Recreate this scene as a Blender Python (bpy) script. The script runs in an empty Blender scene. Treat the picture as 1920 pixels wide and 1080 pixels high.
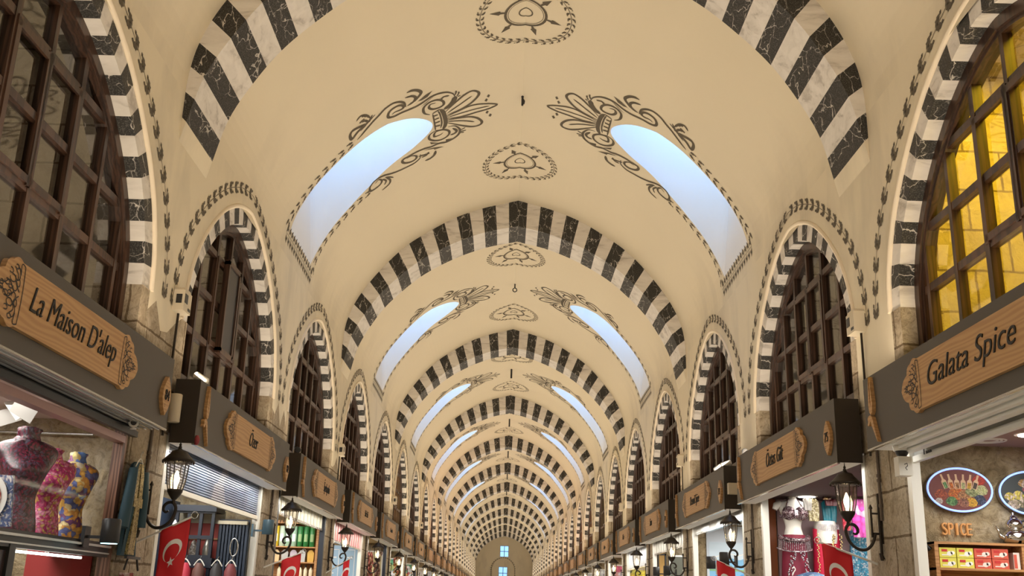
import bpy, bmesh, math, random
from mathutils import Vector, Matrix
random.seed(7)
SC = bpy.context.scene
COL = SC.collection
PI = math.pi

# ------------------------------------------------------------------ camera
EYE = 1.6
PITCH, ROLL, YAW = 0.29678, 0.0295, -0.00056
cd = bpy.data.cameras.new('camera'); cam = bpy.data.objects.new('camera', cd); COL.objects.link(cam)
cd.sensor_width = 36.0; cd.lens = 1916.7 / 1920 * 36; cd.clip_end = 400; cd.clip_start = .05
_f = Vector((0, math.cos(PITCH), math.sin(PITCH))); _u = Vector((0, -math.sin(PITCH), math.cos(PITCH))); _r = Vector((1, 0, 0))
_R = _r * math.cos(ROLL) + _u * math.sin(ROLL); _U = -_r * math.sin(ROLL) + _u * math.cos(ROLL)
_m = Matrix((_R, _U, -_f)).transposed().to_4x4()
cam.matrix_world = Matrix.Translation((-0.078, 0, EYE)) @ Matrix.Rotation(YAW, 4, 'Z') @ _m
SC.camera = cam

# ------------------------------------------------------------------ look
SC.view_settings.view_transform = 'Standard'
SC.view_settings.look = 'None'
SC.view_settings.gamma = 1
SC.view_settings.use_curve_mapping = False
SC.view_settings.exposure = 0.84
SC.cycles.max_bounces = 7; SC.cycles.diffuse_bounces = 5; SC.cycles.glossy_bounces = 3
SC.cycles.transparent_max_bounces = 12; SC.cycles.caustics_reflective = False; SC.cycles.caustics_refractive = False
SC.cycles.sample_clamp_indirect = 6
SC.cycles.use_denoising = True

# ------------------------------------------------------------------ sky
W = bpy.data.worlds.new('sky'); SC.world = W; W.use_nodes = True
nt = W.node_tree; nt.nodes.clear()
wo = nt.nodes.new('ShaderNodeOutputWorld'); bg = nt.nodes.new('ShaderNodeBackground')
tc = nt.nodes.new('ShaderNodeTexCoord'); sep = nt.nodes.new('ShaderNodeSeparateXYZ')
mr = nt.nodes.new('ShaderNodeMapRange'); mr.inputs[1].default_value = -.8; mr.inputs[2].default_value = .8
rp = nt.nodes.new('ShaderNodeValToRGB')
rp.color_ramp.elements[0].color = (.42, .66, .92, 1); rp.color_ramp.elements[1].color = (.16, .40, 1.0, 1)
nt.links.new(tc.outputs['Generated'], sep.inputs[0]); nt.links.new(sep.outputs['X'], mr.inputs[0])
nt.links.new(mr.outputs[0], rp.inputs[0]); nt.links.new(rp.outputs[0], bg.inputs[0]); nt.links.new(bg.outputs[0], wo.inputs[0])
mz = nt.nodes.new('ShaderNodeMapRange'); mz.inputs[1].default_value = 0; mz.inputs[2].default_value = .5; mz.inputs[3].default_value = .9; mz.inputs[4].default_value = 2.9   # paler, dimmer horizon
nt.links.new(sep.outputs['Z'], mz.inputs[0]); nt.links.new(mz.outputs[0], bg.inputs[1])

# ------------------------------------------------------------------ dimensions (metres)
P = 4.6               # one shop
XW = 2.98             # wall face
XF = 2.73             # face of the shop fascias
CEN0 = 6.02           # centre of the first shop in view
SHOPS = list(range(-1, 23))      # shop k is centred at CEN0 + k*P
cen = lambda k: CEN0 + P * k
RIB0, RIBP, RIBD = 8.08, 9.2, .84
YS, YE = cen(-1) - P / 2, 113.8
HALL_S = YS

def light(name, loc, size, sizey, energy, color, rot=(0, 0, 0), spread=PI):
    l = bpy.data.lights.new(name, 'AREA'); l.shape = 'RECTANGLE'; l.size = size; l.size_y = sizey
    l.energy = energy; l.color = color; l.spread = spread
    o = bpy.data.objects.new(name, l); o.location = loc; o.rotation_euler = rot; COL.objects.link(o); return o

WARM = (1.0, .83, .62); COOL = (1.0, .97, .90)
UP_E, SHOP_E, STRIP_E = 26.0, 42.0, 10.0
for k in SHOPS:
    for s in (-1, 1):
        # added unseen warm fill above the fascias to brighten the vault, lamps on the shop ceilings, led strips under the fascias
        light('added_vault_fill', (s * 2.80, cen(k), 3.40), .10, 3.7, UP_E, WARM, (0, PI - s * .62, 0))
        light('shop_lamp', (s * 3.9, cen(k), 2.86), 1.0, 3.0, SHOP_E, COOL)
        light('led_strip', (s * 2.84, cen(k), 2.79), .05, 3.7, STRIP_E, COOL)

# ------------------------------------------------------------------ materials
MATS = {}
def mat(name, color, rough=.6, metal=0., emit=None, estr=0., build=None, spec=.5):
    if name in MATS: return MATS[name]
    m = bpy.data.materials.new(name); m.use_nodes = True; b = m.node_tree.nodes['Principled BSDF']
    b.inputs['Base Color'].default_value = (*color, 1); b.inputs['Roughness'].default_value = rough
    b.inputs['Metallic'].default_value = metal; b.inputs['Specular IOR Level'].default_value = spec
    if emit: b.inputs['Emission Color'].default_value = (*emit, 1); b.inputs['Emission Strength'].default_value = estr
    if build: build(m.node_tree, b)
    MATS[name] = m; return m
def N(t, typ, **kw):
    n = t.nodes.new(typ)
    for k, v in kw.items(): setattr(n, k, v)
    return n
def coords(t, scale=(1, 1, 1), rot=(0, 0, 0)):
    c = N(t, 'ShaderNodeTexCoord'); m = N(t, 'ShaderNodeMapping'); m.inputs['Scale'].default_value = scale; m.inputs['Rotation'].default_value = rot
    t.links.new(c.outputs['Object'], m.inputs[0]); return m.outputs[0]
def ramp(t, src, stops):
    r = N(t, 'ShaderNodeValToRGB'); e = r.color_ramp.elements
    while len(e) < len(stops): e.new(.5)
    for i, (p, c) in enumerate(stops): e[i].position = p; e[i].color = (*c, 1)
    t.links.new(src, r.inputs[0]); return r.outputs[0]
def noise(t, vec, scale, detail=4, rough=.6, dist=0):
    n = N(t, 'ShaderNodeTexNoise'); n.inputs['Scale'].default_value = scale; n.inputs['Detail'].default_value = detail
    n.inputs['Roughness'].default_value = rough; n.inputs['Distortion'].default_value = dist
    t.links.new(vec, n.inputs['Vector']); return n
def mixc(t, f, a, b):
    m = N(t, 'ShaderNodeMix', data_type='RGBA')
    if hasattr(f, 'links'): t.links.new(f, m.inputs[0])
    else: m.inputs[0].default_value = f
    for s, v in ((6, a), (7, b)):
        if hasattr(v, 'links'): t.links.new(v, m.inputs[s])
        else: m.inputs[s].default_value = (*v, 1)
    return m.outputs[2]
def bump(t, b, h, strength=.3, dist=.02):
    n = N(t, 'ShaderNodeBump'); n.inputs['Strength'].default_value = strength; n.inputs['Distance'].default_value = dist
    t.links.new(h, n.inputs['Height']); t.links.new(n.outputs[0], b.inputs['Normal'])
def warp(t, vec, scale, amt):
    n = noise(t, vec, scale, 3); v = N(t, 'ShaderNodeVectorMath', operation='SCALE'); v.inputs['Scale'].default_value = amt
    s = N(t, 'ShaderNodeVectorMath', operation='SUBTRACT'); s.inputs[1].default_value = (.5, .5, .5)
    t.links.new(n.outputs['Color'], s.inputs[0]); t.links.new(s.outputs[0], v.inputs[0])
    a = N(t, 'ShaderNodeVectorMath', operation='ADD'); t.links.new(vec, a.inputs[0]); t.links.new(v.outputs[0], a.inputs[1]); return a.outputs[0]

def b_plaster(base, stain, amt):
    def f(t, b):
        v = coords(t, (1, 1, .45)); n = noise(t, warp(t, v, 1.2, .8), 1.1, 6, .6)
        c = ramp(t, n.outputs['Fac'], [(.46, base), (.80, stain)])
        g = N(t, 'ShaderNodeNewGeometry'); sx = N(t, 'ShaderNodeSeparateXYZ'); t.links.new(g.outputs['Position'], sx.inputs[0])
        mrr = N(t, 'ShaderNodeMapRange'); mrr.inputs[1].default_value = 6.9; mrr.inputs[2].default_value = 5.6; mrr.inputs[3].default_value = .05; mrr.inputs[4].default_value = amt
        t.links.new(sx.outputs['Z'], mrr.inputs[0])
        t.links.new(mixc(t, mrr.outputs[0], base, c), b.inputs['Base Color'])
        n2 = noise(t, coords(t), 9, 5); bump(t, b, n2.outputs['Fac'], .12, .01)
    return f
def b_black_marble(sc, st=(1, 1, 1), th=1.0):
    def f(t, b):
        v = warp(t, warp(t, coords(t, st), 2.2, .5), 11, .10)
        vo = N(t, 'ShaderNodeTexVoronoi', feature='DISTANCE_TO_EDGE'); vo.inputs['Scale'].default_value = sc
        t.links.new(v, vo.inputs['Vector'])
        line = ramp(t, vo.outputs['Distance'], [(.0, (1, 1, 1)), (.010 * th, (.75, .75, .75)), (.026 * th, (0, 0, 0))])
        fade = noise(t, v, 6, 2); fr = ramp(t, fade.outputs['Fac'], [(.38, (0, 0, 0)), (.55, (1, 1, 1))])
        mu = N(t, 'ShaderNodeMath', operation='MULTIPLY'); t.links.new(line, mu.inputs[0]); t.links.new(fr, mu.inputs[1])
        sp = noise(t, coords(t), 90, 2); spc = ramp(t, sp.outputs['Fac'], [(.48, (.026, .025, .023)), (.75, (.13, .12, .11))])
        t.links.new(mixc(t, mu.outputs[0], spc, (.62, .58, .53)), b.inputs['Base Color'])
    return f
def b_white_marble(t, b):
    v = warp(t, coords(t, (1.2, 3, 5), (.5, .5, .6)), 1.2, .7)
    w = noise(t, v, 1.6, 5, .6, .6)
    c = ramp(t, w.outputs['Fac'], [(.33, (.47, .43, .39)), (.44, (.66, .62, .57)), (.6, (.74, .70, .65))])
    t.links.new(c, b.inputs['Base Color'])
def b_stone(c1, c2, c3, sc=3.0, st=.9, dk=.45, joints=False):
    def f(t, b):
        v = warp(t, coords(t), 2.5, .5); n = noise(t, v, sc, 8, .7); n2 = noise(t, v, sc * 9, 5, .75)
        c = ramp(t, n.outputs['Fac'], [(.33, c1), (.5, c2), (.68, c3)])
        d = ramp(t, n2.outputs['Fac'], [(.36, (.18, .15, .12)), (.52, (1, 1, 1))])
        m = N(t, 'ShaderNodeMix', data_type='RGBA', blend_type='MULTIPLY'); m.inputs[0].default_value = dk
        t.links.new(c, m.inputs[6]); t.links.new(d, m.inputs[7]); col = m.outputs[2]
        if joints:
            br = N(t, 'ShaderNodeTexBrick'); br.inputs['Scale'].default_value = 1; br.inputs['Mortar Size'].default_value = .010; br.inputs['Brick Width'].default_value = .62; br.inputs['Row Height'].default_value = .36
            for q, cc in (('Color1', (1, 1, 1, 1)), ('Color2', (.86, .84, .82, 1)), ('Mortar', (.38, .33, .28, 1))): br.inputs[q].default_value = cc
            mp = warp(t, coords(t), 6, .03); sx = N(t, 'ShaderNodeSeparateXYZ'); cb = N(t, 'ShaderNodeCombineXYZ'); ad = N(t, 'ShaderNodeMath', operation='ADD')
            t.links.new(mp, sx.inputs[0]); t.links.new(sx.outputs['X'], ad.inputs[0]); t.links.new(sx.outputs['Y'], ad.inputs[1]); t.links.new(ad.outputs[0], cb.inputs['X']); t.links.new(sx.outputs['Z'], cb.inputs['Y'])
            t.links.new(cb.outputs[0], br.inputs['Vector']); mm = N(t, 'ShaderNodeMix', data_type='RGBA', blend_type='MULTIPLY'); mm.inputs[0].default_value = 1
            t.links.new(col, mm.inputs[6]); t.links.new(br.outputs['Color'], mm.inputs[7]); col = mm.outputs[2]
        t.links.new(col, b.inputs['Base Color'])
        bump(t, b, n2.outputs['Fac'], st, .03)
    return f
def b_wood(c1, c2, axis=0, sc=1.0):
    def f(t, b):
        s = [7 * sc, 7 * sc, 7 * sc]; s[axis] = .7 * sc
        v = warp(t, coords(t, tuple(s)), .8, 1.1); w = N(t, 'ShaderNodeTexWave', wave_type='BANDS', bands_direction='Z' if axis != 2 else 'X')
        w.inputs['Scale'].default_value = 1.6; w.inputs['Distortion'].default_value = 3.5; w.inputs['Detail'].default_value = 2.5; w.inputs['Detail Scale'].default_value = .8
        t.links.new(v, w.inputs['Vector']); t.links.new(ramp(t, w.outputs['Fac'], [(.1, c1), (.8, c2)]), b.inputs['Base Color'])
    return f
def b_pattern(cols, sc, kind='F1'):
    def f(t, b):
        v = warp(t, coords(t), 7, .12); vo = N(t, 'ShaderNodeTexVoronoi'); vo.inputs['Scale'].default_value = sc; t.links.new(v, vo.inputs['Vector'])
        s = N(t, 'ShaderNodeSeparateColor'); t.links.new(vo.outputs['Color'], s.inputs[0])
        stops = [(i / len(cols), c) for i, c in enumerate(cols)]
        r = ramp(t, s.outputs[0], stops); r.node.color_ramp.interpolation = 'CONSTANT'
        d = ramp(t, vo.outputs['Distance'], [(.25, (1, 1, 1)), (.55, (.45, .40, .45))])
        m = N(t, 'ShaderNodeMix', data_type='RGBA', blend_type='MULTIPLY'); m.inputs[0].default_value = .7
        t.links.new(r, m.inputs[6]); t.links.new(d, m.inputs[7]); t.links.new(m.outputs[2], b.inputs['Base Color'])
    return f
def glass(name, tint, gloss, rough=.03):
    if name in MATS: return MATS[name]
    m = bpy.data.materials.new(name); m.use_nodes = True; t = m.node_tree; t.nodes.clear()
    o = N(t, 'ShaderNodeOutputMaterial'); mx = N(t, 'ShaderNodeMixShader'); tr = N(t, 'ShaderNodeBsdfTransparent'); g = N(t, 'ShaderNodeBsdfGlossy')
    tr.inputs[0].default_value = (*tint, 1); g.inputs['Roughness'].default_value = rough; mx.inputs[0].default_value = gloss
    t.links.new(tr.outputs[0], mx.inputs[1]); t.links.new(g.outputs[0], mx.inputs[2]); t.links.new(mx.outputs[0], o.inputs[0]); MATS[name] = m; return m

M_WALL = mat('cream_plaster', (.74, .655, .51), .85, build=b_plaster((.755, .672, .515), (.42, .375, .31), .62), spec=.2)
M_CEIL = M_WALL
M_BEAD = mat('bead_plaster', (.80, .70, .55), .8, spec=.2)
M_SHAFT = mat('shaft_plaster', (.84, .83, .80), .9, spec=.1)
M_PAINT = mat('garland_paint', (.125, .105, .078), .8, spec=.2)
M_PAINT2 = mat('garland_paint_soft', (.30, .26, .20), .8, spec=.2)
M_BLACK = mat('black_marble', (.03, .03, .03), .55, build=b_black_marble(5.0), spec=.3)
M_BLACKB = mat('black_marble_rib', (.03, .03, .03), .6, build=b_black_marble(4.6, (1.6, .6, .8), .75), spec=.3)
M_WHITE = mat('white_marble', (.7, .66, .6), .6, build=b_white_marble, spec=.3)
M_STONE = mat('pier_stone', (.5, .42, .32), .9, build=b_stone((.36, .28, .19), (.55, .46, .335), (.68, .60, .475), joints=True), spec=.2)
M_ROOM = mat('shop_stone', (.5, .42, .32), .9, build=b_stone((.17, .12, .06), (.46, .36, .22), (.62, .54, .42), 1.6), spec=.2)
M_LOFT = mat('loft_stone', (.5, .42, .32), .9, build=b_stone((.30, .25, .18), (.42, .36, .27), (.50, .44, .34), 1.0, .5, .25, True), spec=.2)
M_FLOOR = mat('floor_stone', (.45, .42, .38), .45, build=b_stone((.38, .35, .31), (.48, .45, .40), (.55, .52, .47), .8, .05))
M_OFFW = mat('shop_white', (.75, .73, .70), .7)
M_FRAME = mat('window_wood', (.07, .035, .02), .38, build=b_wood((.026, .012, .007), (.060, .028, .016), 2, .8))
M_BOARD = mat('fascia_grey', (.082, .071, .057), .55)
M_BOARD_SHADE = mat('fascia_end_shade', (.035, .026, .018), .6)  # unlit look of the board ends put into a darker colour
M_PLAQ = mat('plaque_wood', (.5, .28, .11), .5, build=b_wood((.45, .245, .095), (.54, .315, .13), 0, .9))
M_INK = mat('carved_black', (.012, .010, .009), .6)
M_IRON = mat('black_iron', (.030, .022, .016), .42, .5)
M_MET = mat('steel', (.62, .62, .62), .25, 1.)
M_WPL = mat('white_plastic', (.78, .76, .70), .45)
M_CREAMP = mat('cream_plastic', (.66, .58, .44), .5)
M_DARK = mat('dark_paint', (.018, .018, .02), .4)
M_BULB = mat('bulb', (1, .9, .7), .5, emit=(1, .78, .45), estr=9)
M_LED = mat('led', (1, 1, 1), .5, emit=(1, .98, .92), estr=5)
M_LGLASS = glass('lantern_glass', (.93, .90, .86), .16, .12)
M_GLASS = glass('pane_glass', (.60, .60, .57), .24, .03)
M_SGLASS = glass('shop_glass', (.96, .97, .97), .012, .05)
M_RED = mat('flag_red', (.62, .012, .018), .65)
M_WHT = mat('flag_white', (.85, .83, .80), .7)
def flat(name, c, r=.6, metal=0): return mat(name, c, r, metal)

# ------------------------------------------------------------------ mesh helpers
class MB:
    def __init__(s): s.v = []; s.f = []; s.mi = []; s.mats = []; s.sm = []
    def m(s, mt):
        if mt not in s.mats: s.mats.append(mt)
        return s.mats.index(mt)
    def face(s, pts, mt, smooth=False):
        i = len(s.v); s.v += [tuple(p) for p in pts]; s.f.append(tuple(range(i, i + len(pts)))); s.mi.append(s.m(mt)); s.sm.append(smooth)
    def grid(s, rows, mt, smooth=True, closed=False):
        i = len(s.v); n = len(rows[0])
        for r in rows: s.v += [tuple(p) for p in r]
        k = s.m(mt)
        for a in range(len(rows) - 1):
            for b in range(n if closed else n - 1):
                c = (b + 1) % n
                s.f.append((i + a * n + b, i + a * n + c, i + (a + 1) * n + c, i + (a + 1) * n + b)); s.mi.append(k); s.sm.append(smooth)
    def box(s, a, b, mt):
        x0, y0, z0 = [min(a[i], b[i]) for i in range(3)]; x1, y1, z1 = [max(a[i], b[i]) for i in range(3)]
        i = len(s.v); s.v += [(x0, y0, z0), (x1, y0, z0), (x1, y1, z0), (x0, y1, z0), (x0, y0, z1), (x1, y0, z1), (x1, y1, z1), (x0, y1, z1)]
        k = s.m(mt)
        for q in ((0, 3, 2, 1), (4, 5, 6, 7), (0, 1, 5, 4), (1, 2, 6, 5), (2, 3, 7, 6), (3, 0, 4, 7)):
            s.f.append(tuple(i + j for j in q)); s.mi.append(k); s.sm.append(False)
    def prism(s, pts, to3, t0, t1, mt, mside=None):
        a = [to3(p[0], p[1], t0) for p in pts]; b = [to3(p[0], p[1], t1) for p in pts]
        s.face(a, mt); s.face(b[::-1], mt); n = len(pts)
        for i in range(n): s.face([a[i], b[i], b[(i + 1) % n], a[(i + 1) % n]], mside or mt)
    def tube(s, pts, r, mt, n=8, cap=True):
        pts = [Vector(p) for p in pts]; rs = r if isinstance(r, (list, tuple)) else [r] * len(pts); rows = []; prev = None
        for i, p in enumerate(pts):
            d = (pts[min(i + 1, len(pts) - 1)] - pts[max(i - 1, 0)]).normalized()
            if prev is None: u = d.orthogonal().normalized()
            else:
                u = prev - d * prev.dot(d); u = u.normalized() if u.length > 1e-6 else d.orthogonal().normalized()
            prev = u; w = d.cross(u)
            rows.append([p + (u * math.cos(2 * PI * j / n) + w * math.sin(2 * PI * j / n)) * rs[i] for j in range(n)])
        s.grid(rows, mt, True, True)
        if cap: s.face(rows[0][::-1], mt); s.face(rows[-1], mt)
    def lathe(s, prof, c, mt, n=12, smooth=True, phase=0, ax=None):
        rows = []
        for r, z in prof:
            row = []
            for j in range(n):
                a = 2 * PI * j / n + phase; q = Vector((r * math.cos(a), r * math.sin(a), z))
                if ax is not None: q = ax @ q
                row.append(q + Vector(c))
            rows.append(row)
        s.grid(rows, mt, smooth, True); s.face(rows[0][::-1], mt); s.face(rows[-1], mt)
    def stroke(s, pts, w, mt, M, taper=False, cont=True):
        n = len(pts); L = []; R = []
        for i in range(n):
            a = pts[max(i - 1, 0)]; b = pts[min(i + 1, n - 1)]; dx, dy = b[0] - a[0], b[1] - a[1]; l = math.hypot(dx, dy) or 1
            ww = (w[i] if isinstance(w, (list, tuple)) else w) * .5
            if taper: ww *= min(1, .25 + 5 * min(i, n - 1 - i) / max(n - 1, 1))
            nx, ny = -dy / l * ww, dx / l * ww
            L.append(M(pts[i][0] + nx, pts[i][1] + ny)); R.append(M(pts[i][0] - nx, pts[i][1] - ny))
        s.grid([L, R], mt, False)
    def build(s, name, parent=None, label=None, cat=None, group=None, kind=None, loc=None, rotz=None):
        me = bpy.data.meshes.new(name); me.from_pydata(s.v, [], s.f)
        for m in s.mats: me.materials.append(m)
        me.polygons.foreach_set('material_index', s.mi); me.polygons.foreach_set('use_smooth', s.sm); me.update()
        return link(name, me, parent, label, cat, group, kind, loc, rotz)
def link(name, data, parent=None, label=None, cat=None, group=None, kind=None, loc=None, rotz=None):
    o = bpy.data.objects.new(name, data); COL.objects.link(o)
    if parent: o.parent = parent
    if label: o['label'] = label
    if cat: o['category'] = cat
    if group: o['group'] = group
    if kind: o['kind'] = kind
    if loc: o.location = loc
    if rotz is not None: o.rotation_euler = (0, 0, rotz)
    return o
def thing(name, label, cat, loc=(0, 0, 0), rotz=0, group=None): return link(name, None, None, label, cat, group, None, loc, rotz)
def dup(o, loc=None, rotz=None, label=None, group=None, parent=None):
    c = o.copy(); COL.objects.link(c)
    if parent: c.parent = parent
    if loc is not None: c.location = loc
    if rotz is not None: c.rotation_euler = (0, 0, rotz)
    if label: c['label'] = label
    if group: c['group'] = group
    for ch in list(o.children): dup(ch, parent=c)
    return c
def catmull(p, n=8, closed=False):
    out = []; m = len(p); rng = range(m if closed else m - 1)
    for i in rng:
        g = (lambda j: p[j % m]) if closed else (lambda j: p[max(0, min(m - 1, j))])
        a, b, c, d = g(i - 1), g(i), g(i + 1), g(i + 2)
        for k in range(n):
            t = k / n
            out.append(tuple(.5 * (2 * b[q] + (c[q] - a[q]) * t + (2 * a[q] - 5 * b[q] + 4 * c[q] - d[q]) * t * t + (3 * b[q] - a[q] - 3 * c[q] + d[q]) * t ** 3) for q in range(len(b))))
    if not closed: out.append(tuple(p[-1]))
    return out
def resample(pts, n):
    L = [0]
    for a, b in zip(pts, pts[1:]): L.append(L[-1] + math.dist(a, b))
    out = []; j = 0
    for i in range(n + 1):
        t = L[-1] * i / n
        while j < len(L) - 2 and L[j + 1] < t: j += 1
        f = (t - L[j]) / max(L[j + 1] - L[j], 1e-9); out.append(tuple(pts[j][q] + (pts[j + 1][q] - pts[j][q]) * f for q in range(len(pts[0]))))
    return out, L[-1]
def at(pts, t):
    t = max(0, min(1, t)) * (len(pts) - 1); i = min(int(t), len(pts) - 2); f = t - i
    return tuple(pts[i][q] + (pts[i + 1][q] - pts[i][q]) * f for q in range(len(pts[0])))

# ------------------------------------------------------------------ section of the vault and of its ribs (x, height), apex to springing
_o = [(0, 6.945), (.19, 6.895), (.65, 6.77), (1.13, 6.575), (1.57, 6.31), (1.96, 6.03), (2.3, 5.68), (2.61, 5.28), (2.80, 4.96), (2.92, 4.65), (2.97, 4.37), (2.98, 4.15), (2.98, 3.93)]
_c = [(0, 6.455), (.10, 6.43), (.53, 6.33), (.96, 6.17), (1.37, 5.965), (1.75, 5.72), (2.09, 5.42), (2.39, 5.10), (2.63, 4.74), (2.83, 4.34), (2.94, 3.89)]
OUT, SLEN = resample([(x, z + EYE) for x, z in catmull(_o, 10)], 96)
CRE, _ = resample([(x, z + EYE) for x, z in catmull(_c, 10)], 96)
def V(s, y, off=.004):
    a = abs(s); t = a / SLEN; x, z = at(OUT, t); x2, z2 = at(OUT, min(1, t + .01)); x1, z1 = at(OUT, max(0, t - .01))
    dx, dz = x2 - x1, z2 - z1; l = math.hypot(dx, dz) or 1; nx, nz = dz / l, -dx / l
    if t < .012: nx *= t / .012
    sg = 1 if s >= 0 else -1
    return (sg * (x + nx * off), y, z + nz * off)

# ------------------------------------------------------------------ painted leaves
def leaf(mb, x, y, ang, L, w, M, mt, lobes=True):
    c, s = math.cos(ang), math.sin(ang)
    T = lambda a, b: M(x + a * c - b * s, y + a * s + b * c)
    if lobes:
        pts = [(0, 0), (.28 * L, w * .35), (.30 * L, w * .62), (.52 * L, w * .38), (.66 * L, w * .5), (L, 0), (.66 * L, -w * .5), (.52 * L, -w * .38), (.30 * L, -w * .62), (.28 * L, -w * .35)]
    else: pts = [(0, 0), (.5 * L, w * .45), (L, 0), (.5 * L, -w * .45)]
    mb.face([T(*p) for p in pts], mt)
def garland(mb, path, M, step=.13, size=.085, stem=.007, lobes=True, mt=None, ang=.62, buds=True, lead=.03):
    mt = mt or M_PAINT; L = sum(math.dist(a, b) for a, b in zip(path, path[1:])); n = max(2, int(L / step)); pts, _ = resample(path, n * 2)
    if stem: mb.stroke(pts, stem, mt, M)
    for i in range(len(pts) - 1):
        a, b = pts[i], pts[i + 1]; d = math.atan2(b[1] - a[1], b[0] - a[0])
        for sd in (-1, 1):
            px, py = -math.sin(d) * sd, math.cos(d) * sd
            if i % 2 == 0: leaf(mb, a[0] + px * lead * .35, a[1] + py * lead * .35, d + sd * ang, size, size * .50, M, mt, lobes)
            elif buds: leaf(mb, a[0] + px * lead, a[1] + py * lead, d + sd * ang * 1.2, size * .42, size * .34, M, mt, False)
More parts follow.
